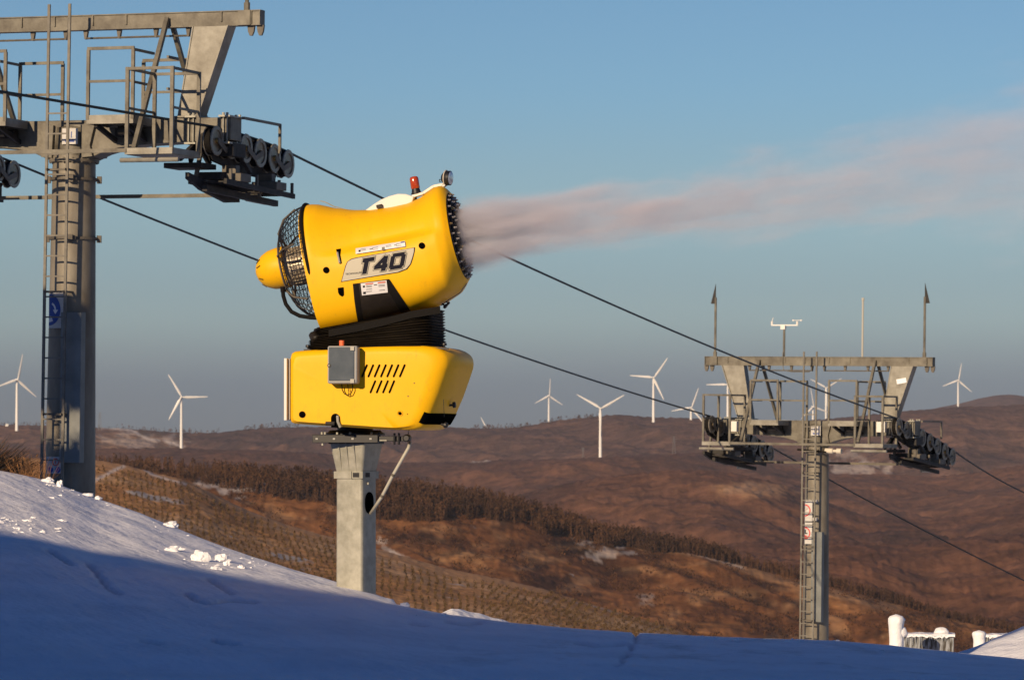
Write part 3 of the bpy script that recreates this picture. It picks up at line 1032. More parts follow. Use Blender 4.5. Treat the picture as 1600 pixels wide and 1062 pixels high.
def lift_tower(first, base, yaw, H, n_r, n_l, label, zc=-.55, sl=-.06):
    g, go, gd = M['galv'], M['galv_old'], M['galv_dark']
    T = empty('ski_lift_tower', base, (0, R(.6 if first else .8), -yaw))
    tag(T, label, 'ski lift tower', 'ski lift towers')
    T['zc'] = zc; T['sl'] = sl
    st = go if first else M['galv_old']
    zz = lambda z: H + z
    # pole
    rb, rt = (.52, .425) if first else (.47, .375)
    MB().lathe([(0, rb), (H - .82, rt), (H - .82, rt + .07), (H - .76, rt + .07), (H - .76, rt + .01), (H - .70, rt + .01)], n=40).build('pole', M['pole_steel'], T)
    mb = MB()
    for k in range(16):
        a = 2 * math.pi * k / 16
        mb.lathe([(0, .022), (.1, .022)], ((rt + .045) * math.cos(a), (rt + .045) * math.sin(a), H - .84), n=6)
    mb.lathe([(0, rt + .05), (0, rt + .075), (.012, rt + .075), (.012, rt + .05)], (0, 0, H - .80), n=32, cap=False)
    mb.build('flange_bolts', gd, T)
    # crossarm: tapered box girder with a belly
    ol = [(-3.5, 0), (3.5, 0), (3.5, -.44), (2.5, -.47), (1.7, -.50), (1.1, -.56), (.7, -.66), (.42, -.78), (-.42, -.78), (-.7, -.66), (-1.1, -.56), (-1.7, -.50), (-2.5, -.47), (-3.5, -.44)]
    MB().prism([(x, zz(z)) for x, z in ol], -.26, .26).build('crossarm', st, T, bevel=.012)
    mb = MB()       # gusset plates wrapping the pole head
    for s_ in (-1, 1):
        mb.prism([(s_ * .62, zz(-.02)), (s_ * .30, zz(-.10)), (s_ * .33, zz(-.74)), (s_ * .56, zz(-.72)), (s_ * .50, zz(-.5))], -.34, .34)
    mb.lathe([(0, rt), (.62, rt - .06), (.66, .25)], (0, 0, H - .76), n=32)
    mb.build('pole_head', st, T)
    # end caps and clamp rods of the crossarm
    for s_ in (-1, 1):
        mb = MB()
        for x in (2.62, 2.72, 3.36, 3.44):
            for y in (-.30, .30):
                mb.lathe([(-.50, .014), (.06, .014)], (s_ * x, y, H), n=6)
                mb.lathe([(.03, .03), (.09, .03)], (s_ * x, y, H), n=6)
        for x in (2.67, 3.40):
            mb.box((s_ * x, 0, zz(.02)), (.24, .72, .035))
            mb.box((s_ * x, 0, zz(-.50)), (.24, .72, .035))
        mb.build('clamp_rods', M['galv'], T)
    # top beam
    mb = MB().box((0, 0, zz(1.945)), (8.06, .17, .27))
    mb.box((0, 0, zz(2.085)), (8.07, .22, .02)); mb.box((0, 0, zz(1.805)), (8.07, .22, .02))
    for s_ in (-1, 1):
        for x in (3.70, 3.84, 4.02):
            mb.box((s_ * x, 0, zz(1.945)), (.018, .24, .27))
        mb.box((s_ * 3.70, -.02, zz(1.945)), (.26, .25, .29))
    for x in (-3.2, -1.15, -.42, .42, 1.15, 3.2):
        mb.box((x, -.1, zz(1.98)), (.03, .03, .2))
    mb.build('lifting_beam', st, T)
    for s_ in (-1, 1):
        for x in (3.80, 4.0):
            MB().prism([(s_ * x - .075, zz(1.80)), (s_ * x + .075, zz(1.80)), (s_ * x + .06, zz(1.68)), (s_ * x + .025, zz(1.60)), (s_ * x - .025, zz(1.60)), (s_ * x - .06, zz(1.68))], -.03, .03).build('lifting_lug', M['galv_dark'], T)
    mb = MB()
    for s_ in (-1, 1):
        for x in (.22, .95, 1.75, 2.45):
            mb.prism([(s_ * x - .05, zz(1.80)), (s_ * x + .05, zz(1.80)), (s_ * x + .02, zz(1.62)), (s_ * x - .02, zz(1.62))], -.02, .05)
        mb.tube([(s_ * .22, .01, zz(1.64)), (s_ * 2.45, .01, zz(1.64))], .022, 6)
    mb.build('safety_rod', M['galv_dark'], T)
    # slanted plates
    for s_ in (-1, 1):
        mb = MB().prism([(s_ * 2.62, zz(1.795)), (s_ * 3.36, zz(1.795)), (s_ * 2.74, zz(.02)), (s_ * 2.32, zz(.02))], -.13, .13)
        mb.prism([(s_ * 3.36, zz(1.80)), (s_ * 3.385, zz(1.80)), (s_ * 2.765, zz(.02)), (s_ * 2.74, zz(.02))], -.19, .19)
        mb.prism([(s_ * 2.60, zz(1.80)), (s_ * 2.625, zz(1.80)), (s_ * 2.325, zz(.02)), (s_ * 2.30, zz(.02))], -.15, .15)
        mb.box((s_ * 2.53, 0, zz(.03)), (.62, .5, .03))
        mb.build('slanted_leg', M['galv_plate'], T)
    # A-frame braces in the rope direction
    for s_ in (-1, 1):
        x = 2.05 * s_
        mb = MB().bar((x, -.12, zz(1.98)), (x, -1.55, zz(-.68)), .085)
        mb.build('brace', st, T)
        mb = MB().bar((x + .02, .08, zz(1.86)), (x + .02, 1.5, zz(-.1)), .085)
        mb.build('brace', st, T)
    # trays (upper walkways) with rails
    for s_ in (-1, 1):
        x = 1.38 * s_
        mb = MB().box((x, -.78, zz(-.09)), (.98, .9, .02))
        for e in (-1, 1):
            mb.box((x, -.78 + e * .46, zz(-.08)), (1.0, .03, .17)); mb.box((x + e * .49, -.78, zz(-.085)), (.03, .9, .16))
        mb.box((x, .78, zz(-.09)), (.98, .9, .02))
        for e in (-1, 1):
            mb.box((x, .78 + e * .46, zz(-.08)), (1.0, .03, .17))
        mb.build('walkway', M['galv_plate'], T)
        for ye in (-1.24, 1.24):
            mb = MB()
            for e in (-.48, .48):
                mb.box((x + e, ye, zz(.60)), (.065, .05, 1.36))
            mb.box((x, ye, zz(1.30)), (1.0, .045, .06))
            mb.box((x, ye, zz(.66)), (.93, .035, .05))
            mb.box((x + .48 * s_, ye * .62, zz(1.27)), (.045, .9, .05))
            mb.box((x + .48 * s_, ye * .62, zz(.64)), (.04, .9, .045))
            mb.build('railing', st, T)
        # brackets under the tray
        mb = MB()
        for e in (-.35, .3):
            mb.bar((x + e, -1.15, zz(-.17)), (x + e, -.26, zz(-.42)), .07, .09)
            mb.bar((x + e, 1.15, zz(-.17)), (x + e, .26, zz(-.42)), .07, .09)
        mb.box((x, -.36, zz(-.27)), (.55, .18, .16))
        mb.lathe([(-.14, .09), (.14, .09)], (x + .1, -.75, zz(-.26)), (1, 0, 0), 12)
        mb.build('walkway_bracket', M['darkmetal'], T)
    # lower front platforms with cages
    for s_ in (-1, 1):
        x = 2.66 * s_
        mb = MB()
        for e in (-1, 1):
            mb.box((x, -1.55 + e * .62, zz(-.78)), (1.0, .05, .12)); mb.box((x + e * .48, -1.55, zz(-.775)), (.05, 1.2, .11))
        mb.box((x, -1.55, zz(-.84)), (.94, 1.22, .02))
        for k in range(11):
            mb.box((x, -2.1 + k * .11, zz(-.815)), (.92, .012, .03))
        mb.tube([(x - .6, -2.16, zz(-.95)), (x + .62, -2.16, zz(-.95))], .045, 8)
        mb.build('lower_platform', M['galv_plate'], T)
        mb = MB()
        for ex in (-.47, .47):
            for ye in (-2.16, -.95):
                mb.box((x + ex, ye, zz(.02)), (.07, .055, 1.62))
        for ye in (-2.16, -.95):
            mb.box((x, ye, zz(.80)), (1.0, .045, .055))
        for ex in (-.47, .47):
            mb.box((x + ex, -1.55, zz(.80)), (.045, 1.2, .05))
            mb.box((x + ex, -1.55, zz(.05)), (.035, 1.2, .045))
        mb.build('cage_railing', st, T)
        mb = MB()
        for ye in (-1.0, -.5, .4):
            mb.bar((x + .1 * s_, ye, zz(-.86)), (x, .0, zz(-.46)), .08)
        mb.box((x, -.3, zz(-.95)), (.8, .7, .10))
        mb.build('platform_support', M['darkmetal'], T)
    MB().box((0, -2.2, zz(-.765)), (4.4, .04, .075)).build('front_rail', st, T)
    MB().box((.2, 1.55, zz(-1.40)), (6.3, .06, .075)).build('rear_rail', M['galv_dark'] if not first else st, T)
    # end railing beyond the crossarm
    for s_ in (-1, 1):
        x = 3.56 * s_
        mb = MB().bar((x, .2, zz(0.02)), (x, 2.0, zz(0.02)), .05)
        mb.bar((x, 2.0, zz(0.04)), (x, 2.0, zz(-.55)), .05)
        mb.build('end_railing', st, T)
    # ladder
    mb = MB()
    y0 = -(rb + .30); y1 = -(rt + .32)

    def ly(z): return y0 + (y1 - y0) * z / H
    top = zz(2.25)
    for s_ in (-1, 1):
        mb.bar((s_ * .225, ly(0), 0), (s_ * .225, ly(top), top), .055, .035, (0, 1, 0))
    k = .3
    while k < zz(.45):
        mb.bar((-.225, ly(k), k), (.225, ly(k), k), .03)
        k += .40
    mb.build('ladder', M['ladder'], T)
    k = 1.2
    while k < zz(-.9):
        mb = MB().box((0, ly(k) + .05, k), (.5, .03, .04))
        for s_ in (-1, 1):
            mb.box((s_ * .20, (ly(k) - rt) / 2, k), (.03, abs(ly(k)) - rt + .15, .04))
        mb.build('ladder_bracket', M['galv_dark'], T)
        k += 2.4
    # bands round the pole
    for z in ((-1.18, -2.35) if first else (-1.02,)):
        r_ = rt + .02 + (-z) * .008
        mb = MB().lathe([(0, r_), (0, r_ + .025), (.05, r_ + .025), (.05, r_)], (0, 0, zz(z)), n=32, cap=False)
        for a in (20, 110, 200, 290):
            mb.box(((r_ + .05) * math.cos(R(a)), (r_ + .05) * math.sin(R(a)), zz(z) + .02), (.09, .09, .14), rz=R(a))
        mb.build('pole_band', M['galv_dark'], T)
    # steel cable duct on the front of the pole
    if first:
        a = -74; z0, z1 = H - 6.75, H - 3.8
    else:
        a = -78; z0, z1 = H - 6.55, H - 3.62
    ca, sa = math.cos(R(a)), math.sin(R(a))
    rr = rb - .02
    xd = rr * ca + (.16 if first else .17)
    MB().box((xd, rr * sa - .07, (z0 + z1) / 2), (.46 if first else .38, .18, z1 - z0), rz=R(-4)).build('cable_duct', M['duct'], T, bevel=.01)
    # number plate on the crossarm
    np_ = MB().box((.12, -.44, zz(-.33)), (.34, .012, .31)).build('number_plate', M['signwhite'], T)
    mb = MB()
    for dx in (-.035, .035):
        mb.box((.12 + dx, -.449, zz(-.30)), (.018, .004, .12))
    mb.box((.09, -.449, zz(-.25)), (.03, .003, .012))
    mb.box((.12, -.449, zz(-.42)), (.20, .004, .045))
    mb.build('plate_marking', M['signblue'], np_)
    # warning signs
    if first:
        yy = -(rb + .06)
        zs = H - 3.75
        s = MB().box((-.085, yy + .04, zs), (.31, .012, .72)).build('sign_plate', M['signwhite'], T)
        mb = MB()
        k = len(mb.v)
        mb.v.append((-.235, yy + .030, zs))
        for i in range(21):
            a = R(-90 + 9 * i)
            mb.v.append((-.235 + .25 * math.cos(a), yy + .030, zs + .31 * math.sin(a)))
        for i in range(20): mb.f.append((0, 1 + i, 2 + i))
        mb.build('blue_disc', M['signblue'], s)
        mb = MB()
        ring(mb, (-.235, yy + .026, zs), .12, .155, 10, -5, 62)
        mb.add([(-.235 + q, yy + .026, zs + r_) for q, r_ in ((.085, .0), (.20, .0), (.14, -.085))], [(0, 1, 2)])
        mb.add([(-.235 + q, yy + .026, zs + r_) for q, r_ in ((.0, -.13), (.05, -.12), (.09, -.22), (.0, -.25))], [(0, 1, 2, 3)])
        mb.build('turning_arrow', M['decalwhite'], s)
        zs = H - 6.80
        s = MB().box((-.07, yy + .02, zs), (.34, .012, .33)).build('sign_plate', M['signwhite'], T)
        mb = MB(); ring(mb, (-.04, yy + .010, zs + .06), .055, .075)
        mb.box((-.04, yy + .010, zs + .06), (.02, .003, .07))
        mb.build('red_ring', M['signred'], s)
        for q in (-.15, .01):
            mb = MB(); disc(mb, (q, yy + .010, zs - .09), .06); mb.build('blue_disc', M['signblue'], s)
    else:
        for i, z in enumerate((H - 2.93, H - 3.67)):
            yy = -(rb + .06)
            s = MB().box((-.065, yy, z), (.27, .012, .70)).build('sign_plate', M['signwhite'], T)
            mb = MB()
            ring(mb, (-.19, yy - .010, z), .16, .20, 20, -90, 90)
            if i == 0: mb.bar((-.19, yy - .011, z - .02), (-.06, yy - .011, z + .10), .025, .002)
            else: mb.add([(-.19, yy - .011, z - .05), (-.06, yy - .011, z - .12), (-.12, yy - .011, z - .17), (-.19, yy - .011, z - .17)], [(0, 1, 2, 3)])
            mb.build('red_ring', M['signred'], s)
            if i == 1:
                mb = MB()
                mb.box((-.165, yy - .009, z + .05), (.04, .002, .14)); mb.box((-.13, yy - .0088, z - .01), (.07, .002, .04))
                mb.build('black_figure', M['black'], s)
            for dz in ((.30, -.28) if i == 0 else (-.28,)):
                MB().box((.165, yy + .01, z + dz), (.17, .012, .10)).build('sign_plate', M['signwhite'], T)
    # lightning rods with a triangular vane
    for s_ in (-1, 1):
        mb = MB().tube([(s_ * 3.70, .0, zz(2.1)), (s_ * 3.70, 0, zz(4.05))], .042, 8)
        mb.tube([(s_ * 3.70, 0, zz(2.09)), (s_ * 3.70, 0, zz(2.25))], .065, 8)
        rod = mb.build('lightning_rod', M['galv_old'], T)
        MB().prism([(s_ * 3.70 + s_ * .0, zz(3.84)), (s_ * 3.70 + s_ * .17, zz(3.84)), (s_ * 3.70, zz(4.5))], -.012, .012).build('vane', M['darkmetal'], rod)
    if not first:
        mb = MB().tube([(1.55, 0, zz(2.1)), (1.55, 0, zz(3.98))], .034, 8)
        mb.tube([(1.55, 0, zz(3.93)), (1.55, 0, zz(4.02))], .05, 8)
        mb.build('aerial', M['conduit'], T)
        mb = MB().tube([(-1.22, 0, zz(2.1)), (-1.22, 0, zz(3.02))], .04, 8)
        mb.tube([(-1.22, -.08, zz(2.25)), (-1.22, -.12, zz(1.9)), (-1.18, -.12, zz(1.65)), (-.9, -.12, zz(1.6)), (-.25, -.12, zz(1.6))], .016, 6)
        an = mb.build('weather_mast', M['galv_old'], T)
        mb = MB().bar((-1.68, 0, zz(3.13)), (-.74, 0, zz(3.13)), .04)
        mb.box((-1.24, -.03, zz(3.06)), (.16, .12, .14))
        mb.tube([(-1.66, 0, zz(3.11)), (-1.66, 0, zz(3.26))], .038, 8); mb.tube([(-.76, 0, zz(3.11)), (-.76, 0, zz(3.26))], .038, 8)
        mb.tube([(-.90, 0, zz(3.29)), (-.62, 0, zz(3.29))], .012, 6)
        for e in (-.90, -.62):
            mb.lathe([(0, .035), (.05, .035)], (e, 0, zz(3.265)), n=8)
        mb.tube([(-1.66, 0, zz(3.26)), (-1.62, 0, zz(3.38))], .012, 6)
        mb.build('wind_sensor', M['panelwhite'], an)
        mb = MB().lathe([(0, .09), (.26, .09), (.28, .05), (.40, .05), (.40, .09), (.56, .09)], (rt + .02, -.25, zz(-.98)), (1, 0, 0), 14)
        mb.build('camera', M['cream'], T)
        for x, z, w_ in ((-2.55, -.22, .22), (2.62, -.18, .30)):
            MB().box((x, -.95, zz(z)), (w_, .18, .34)).build('junction_box', M['panelwhite'], T, bevel=.01)
        for x in (-.44, .44):
            pass
        MB().tube([(-.5, -.48, zz(-.95)), (0, -.52, zz(-.98)), (.5, -.45, zz(-1.02))], .03, 8).build('cable', M['rubber'], T)
        # small snow patches on the plates are left as bright frost
        MB().box((2.98, -.145, zz(1.32)), (.34, .02, .16), ry=R(-10)).build('frost_patch', M['rime'], T)
    # sheave trains
    wheel0 = None
    for s_, n in ((-1, n_l), (1, n_r)):
        X = 3.28 * s_
        yc = 1.15
        sp = .70
        TR = empty('sheave_assembly', (0, 0, 0)); TR.parent = T
        L = sp * (n - 1)
        ys = [yc - L / 2 + i * sp for i in range(n)]
        wz = lambda y: zz(zc + sl * (y - yc)) - .012 * (y - yc) ** 2
        for y in ys:
            if wheel0 is None:
                w_ = MB().lathe([(-.075, .06), (-.075, .235), (-.05, .235), (-.03, .13), (.0, .10), (.03, .13), (.05, .235), (.075, .235), (.075, .06)], (0, 0, 0), (1, 0, 0), 28)
                for q in range(5):
                    a = 2 * math.pi * q / 5
                    w_.box((.052, .14 * math.cos(a), .14 * math.sin(a)), (.035, .17, .035), rx=a)
                wheel0 = w_.build('sheave_wheel', M['sheave'], TR)
                for e in (-1, 1):
                    MB().lathe([(e * .070, .215), (e * .096, .215), (e * .096, .285), (e * .082, .292), (e * .070, .285)], (0, 0, 0), (1, 0, 0), 36, cap=False).build('flange', M['flange'], wheel0)
                    MB().lathe([(e * .05, .06), (e * .11, .055), (e * .125, .03)], (0, 0, 0), (1, 0, 0), 14).build('hub_cap', M['brass'], wheel0)
                MB().lathe([(-.07, .20), (-.07, .272), (-.03, .262), (.03, .262), (.07, .272), (.07, .20)], (0, 0, 0), (1, 0, 0), 32, cap=False).build('rubber_tyre', M['rubber'], wheel0)
                wh = wheel0
            else:
                wh = copy_obj(wheel0, TR)
            wh.location = (X, y, wz(y))
        for i in range(0, n - 1, 2):
            a, b = ys[i], ys[i + 1]
            za, zb2 = wz(a), wz(b)
            for e in (-.13, .13):
                MB().prism_yz([(a - .05, za + .05), (a + .05, za + .04), ((a + b) / 2, (za + zb2) / 2 - .10), (b - .05, zb2 + .04), (b + .05, zb2 + .05), (b + .04, zb2 - .05), ((a + b) / 2, (za + zb2) / 2 - .21), (a - .04, za - .05)], X + e - .009, X + e + .009).build('rocker_arm', M['galv_dark'], TR)
        mb = MB()
        a, b = ys[0], ys[-1]
        for e in (-.19, -.13):
            mb.prism_yz([(a + .1, wz(a) - .20), (yc, wz(yc) - .17), (b - .1, wz(b) - .20), (b - .25, wz(b) - .36), (yc, wz(yc) - .46), (a + .25, wz(a) - .36)], X + e, X + e + .02)
        mb.build('sheave_beam', M['darkmetal'], TR)
        for y in (ys[0] - .1, ys[-1] + .12):
            mb = MB().bar((X - .2, y, wz(y) - .25), (X - .2, y, wz(y) + .12), .03)
            mb.bar((X - .2, y, wz(y) + .12), (X - .02, y, wz(y) + .20), .03)
            mb.build('rope_catcher', M['darkmetal'], TR)
        # hanger carrying the train on the crossarm
        mb = MB()
        mb.bar((X - .16, -.15, zz(-.1)), (X - .16, .9, wz(.9) - .25), .10, .16)
        mb.bar((X + .10, .1, zz(-.45)), (X + .02, yc, wz(yc) - .42), .08, .10)
        mb.box((X, .1, zz(-.62)), (.5, .6, .26))
        mb.build('hanger', M['darkmetal'], TR)
        # service catwalk hung below the train
        c0, c1 = yc - 1.9, yc + 1.45
        zl = lambda y: zz(zc) + sl * .5 * (y - yc) - .78
        mb = MB()
        for e in (-.42, .34):
            mb.bar((X + e, c0, zl(c0)), (X + e, c1, zl(c1)), .06, .10)
        for k in range(int((c1 - c0) / .16)):
            y = c0 + .1 + k * .16
            mb.bar((X - .42, y, zl(y)), (X + .34, y, zl(y)), .035, .03)
        mb.bar((X - .05, c0 - .1, zl(c0) - .14), (X - .05, c1, zl(c1) - .14), .10, .12)
        mb.prism_yz([(c0 - .5, zl(c0) + .14), (c0 + .2, zl(c0) + .04), (c0 + 1.9, zl(c0 + 1.9) - .06), (c0 + 1.9, zl(c0) - .30), (c0 + 1.3, zl(c0) - .34), (c0 + .1, zl(c0) - .16), (c0 - .5, zl(c0) + .02)], X - .28, X - .20)
        mb.box((X - .05, c1 - .5, zl(c1) + .10), (.5, .55, .12))
        mb.box((X - .2, c0 + .7, zl(c0 + .7) + .16), (.5, .5, .14))
        mb.build('catwalk', M['darkmetal'], TR)
        for y in (c0 + .25, yc - .4, yc + .7, c1 - .1):
            MB().bar((X - .42, y, zl(y)), (X - .3, y, wz(y) - .2), .07).build('catwalk_hanger', M['galv_dark'], TR)
            MB().bar((X + .34, y, zl(y)), (X + .34, y, zl(y) + .26), .05).build('catwalk_hanger', M['galv_dark'], TR)
        MB().tube([(X - .3, c1 - .9, zl(c1) - .10), (X - .3, c1 + .05, zl(c1) - .12)], .045, 8).build('pipe_end', M['galv'], TR)
        for y in (c0 + .9, c1 - .7):
            MB().box((X + .1, y, zl(y) + .14), (.55, .5, .16)).box((X + .05, y, zl(y) + .3), (.3, .2, .18)).build('actuator_box', M['galv_dark'], TR, bevel=.01)
    return T


M['galv_plate'] = mat('galvanised_plate', (.17, .155, .12), .5, .1, (.30, .285, .235), 3, detail=8, bump=.002, bscale=30)
c1 = P(117.5, 190, 76)
H1 = 9.4
T1 = lift_tower(True, (c1.x - H1 * math.sin(R(.6)), 76, c1.z - H1), R(20), H1, 6, 8, 'left ski lift tower with thick pole and blue arrow sign, cut by the frame edge')
c2 = P(1278, 657, 126)
H2 = 10.1
T2 = lift_tower(False, (c2.x - H2 * math.sin(R(.8)), 126, c2.z - H2), R(27), H2, 8, 8, 'right ski lift tower farther off with wind sensor and white prohibition signs', -.58, -.20)


# ------------------------------------------------------------------ haul ropes
bpy.context.view_layer.update()


def rope(side, n1, n2, out_end, in_start, label):
    def pts(T, H, n):
        L = .7 * (n - 1)
        res = []
        for i in range(n):
            y = 1.15 - L / 2 + i * .7
            z = H + T['zc'] + T['sl'] * (y - 1.15) - .012 * (y - 1.15) ** 2 + .27
            res.append(T.matrix_world @ Vector((3.28 * side, y, z)))
        return res
    a = pts(T1, H1, n1); b = pts(T2, H2, n2)
    path = [in_start + (a[0] - in_start) * (i / 10) for i in range(10)]
    path += a
    A, B = a[-1], b[0]
    for i in range(1, 40):
        t = i / 40
        p = A.lerp(B, t)
        p.z -= .28 * 4 * t * (1 - t)
        path.append(p)
    path += b
    for i in range(1, 12):
        t = i / 11
        p = b[-1].lerp(out_end, t)
        p.z -= .15 * 4 * t * (1 - t)
        path.append(p)
    o = MB().tube(path, .027, 8).build('haul_rope', M['rope'], smooth=180)
    tag(o, label, 'rope', 'haul ropes of the ski lift')


d1 = Vector((math.sin(R(20)), math.cos(R(20)), 0))
i_r = P(-60, 133, 68.0)
i_l = T1.matrix_world @ Vector((-3.28, -9, H1 + .15))
e_r = P(1640, 786, 137)
e_l = P(1680, 944, 150)
rope(1, 6, 8, e_r, i_r, 'upper dark steel rope running from top left over the wheels to the right edge')
rope(-1, 8, 8, e_l, i_l, 'lower dark steel rope passing behind the left tower pole and the snow gun bellows')

# ------------------------------------------------------------------ snow gun
GD = 45.0
GS = GD / FPX                       # metres per photo pixel at the gun
PHI = R(9)                          # muzzle end swung a little towards the camera
OX, OY = 588.0, 400.0               # photo pixel of the gun's local origin
g0 = P(OX, OY, GD)
GUN = empty('snow_gun', (g0.x, g0.y, g0.z), (0, 0, -PHI))
tag(GUN, 'yellow fan snow gun marked T40 on a black turntable, spraying mist to the right', 'snow gun')
CP, SP = math.cos(PHI), math.sin(PHI)


def gx(px, y=0.0):
    """local x of photo column px for a point at local depth y"""
    return ((px - OX) * GS - y * SP) / CP


def gz(py):
    return (OY - py) * GS


# barrel frame: tilted upward by TILT about the local Y axis; coordinates (u, v) in photo pixels
TILT = R(12)
BAR = empty('barrel', (gx(600), 0, 0), (0, -TILT, 0))
BAR.parent = GUN
TOPP = [(-112, 101), (-104, 104), (-96, 104), (-84, 101), (-60, 90), (-30, 80), (-5, 75), (30, 72), (56, 72), (76, 76), (92, 83), (102, 87), (109, 87.5), (114, 86), (119, 81), (122, 76)]
BOTP = [(-112, -103), (-60, -104), (0, -102), (35, -99), (60, -95), (80, -90), (103, -81), (114, -74), (122, -66)]
WUP = [(-112, 90), (-96, 90), (-60, 82), (-30, 76), (0, 72), (56, 71), (85, 77), (104, 83), (114, 82), (122, 76)]
WLO = [(-112, 91), (-60, 90), (0, 90), (80, 90), (100, 88), (114, 83), (122, 76)]


def sec(u):
    t = interp(TOPP, u); b = interp(BOTP, u)
    k = sstep(96, 121, u)
    c = 8 * (1 - k) + 5 * k
    c2 = sstep(-112, -60, u)
    c = c if u > 0 else 8 * c2 + 12 * (1 - c2)
    return t, b, c, k


def halfw(u, v):
    t, b, c, k = sec(u)
    wu = interp(WUP, u); wl = interp(WLO, u)
    W = wu + (wl - wu) * sstep(c + 14, c - 4, v)
    if v >= c:
        q = min(1, (v - c) / (t - c)); n = 2.0
    else:
        q = min(1, (c - v) / (c - b)); n = 3.6 * (1 - k) + 2.0 * k
    return W * max(0, 1 - q ** n) ** (1 / n)


def ang_pt(u, a):
    t, b, c, k = sec(u)
    s_, c_ = math.sin(a), math.cos(a)
    if s_ >= 0:
        n = 2.0; h = t - c
    else:
        n = 3.6 * (1 - k) + 2.0 * k; h = c - b
    v = c + h * math.copysign(abs(s_) ** (2 / n), s_)
    wu = interp(WUP, u); wl = interp(WLO, u)
    W = wu + (wl - wu) * sstep(c + 14, c - 4, v)
    y = -W * math.copysign(abs(c_) ** (2 / n), c_)
    return Vector((u * GS, y * GS, v * GS))


# shell
mb = MB()
us = list(np.arange(-110, 118, 3.0)) + [118, 120, 121.5, 122]
NA = 128
for u in us:
    for k in range(NA):
        mb.v.append(tuple(ang_pt(u, 2 * math.pi * k / NA)))
for lip_u, f_ in ((121.5, .955), (118, .93), (108, .91)):
    for k in range(NA):
        p = ang_pt(122, 2 * math.pi * k / NA)
        cz = 5 * GS
        mb.v.append((lip_u * GS, p.y * f_, cz + (p.z - cz) * f_))
for i in range(len(us) + 2):
    for k in range(NA):
        l = (k + 1) % NA
        mb.f.append((i * NA + k, i * NA + l, (i + 1) * NA + l, (i + 1) * NA + k))
# rolled rear edge and inner skin
base_i = 0
n0 = len(mb.v)
for u_, f_ in ((-108, .97), (-96, .94)):
    for k in range(NA):
        p = ang_pt(-110, 2 * math.pi * k / NA)
        cz = 6 * GS
        mb.v.append((u_ * GS, p.y * f_, cz + (p.z - cz) * f_))
for k in range(NA):
    l = (k + 1) % NA
    mb.f.append((k, n0 + k, n0 + l, l))
    mb.f.append((n0 + k, n0 + NA + k, n0 + NA + l, n0 + l))
shell = mb.build('shell', M['yellow'], BAR, smooth=60)

# muzzle: dark throat, rings of nozzles
UC = 5
mb = MB().lathe([(60, 50), (100, 58), (112, 66), (117, 70)], (0, 0, 0), (1, 0, 0), 64, cap=False)
mb.v = [(x * GS, y * GS, (z + UC) * GS) for x, y, z in mb.v]
n_ = len(mb.v)
k2 = MB().lathe([(98, 0), (98, 56)], (0, 0, 0), (1, 0, 0), 64, cap=False)
mb.add([(x * GS, y * GS, (z + UC) * GS) for x, y, z in k2.v], k2.f)
mb.build('throat', M['hole'], BAR)
mb = MB()
for rr, uu, th in ((66, 120, 3.2), (58, 124, 2.6), (49, 126, 2.4)):
    pts = [(uu * GS, rr * math.cos(2 * math.pi * k / 48) * GS, (UC + rr * math.sin(2 * math.pi * k / 48)) * GS) for k in range(48)]
    mb.tube(pts, th * GS, 8, closed=True)
for k in range(12):
    a = 2 * math.pi * k / 12
    mb.bar((121 * GS, 67 * math.cos(a) * GS, (UC + 67 * math.sin(a)) * GS), (126 * GS, 46 * math.cos(a) * GS, (UC + 46 * math.sin(a)) * GS), 5 * GS, 3 * GS)
nr = mb.build('nozzle_ring', M['darkmetal'], BAR)
nz0 = None
for j, (rr, uu, nn) in enumerate(((66, 122, 26), (57, 126, 20), (48, 128, 14))):
    for k in range(nn):
        a = 2 * math.pi * (k + .5 * j) / nn
        p = (uu * GS, rr * math.cos(a) * GS, (UC + rr * math.sin(a)) * GS)
        if nz0 is None:
            nz = MB().lathe([(-1 * GS, 2.2 * GS), (2.5 * GS, 2.2 * GS), (2.5 * GS, 1.5 * GS), (5.5 * GS, 1.3 * GS)], (0, 0, 0), (1, 0, 0), 8)
            nz0 = nz.build('nozzle', M['chrome'], nr)
            o = nz0
            br = MB().lathe([(-1 * GS, 2.4 * GS), (2.5 * GS, 2.4 * GS), (2.5 * GS, 1.6 * GS), (5 * GS, 1.2 * GS)], (0, 0, 0), (1, 0, 0), 8)
            nzb = br.build('nozzle', M['brass'], nr)
            nzb.location = (127 * GS, 52 * math.cos(3.6) * GS, (UC + 52 * math.sin(3.6)) * GS)
        else:
            o = (nzb if k % 5 == 2 else nz0).copy(); COL.objects.link(o); o.parent = nr
        o.location = p

# rear: guard cage, motor, fan, nose
CV = 14


def cage_r(u): return interp([(-156, 44), (-153, 56), (-148, 66), (-140, 76), (-130, 83), (-118, 88), (-104, 91)], u)


mb = MB()
cu = lambda u, r_, a: Vector((u * GS - (0), -r_ * math.cos(a) * GS, (CV + r_ * math.sin(a)) * GS))
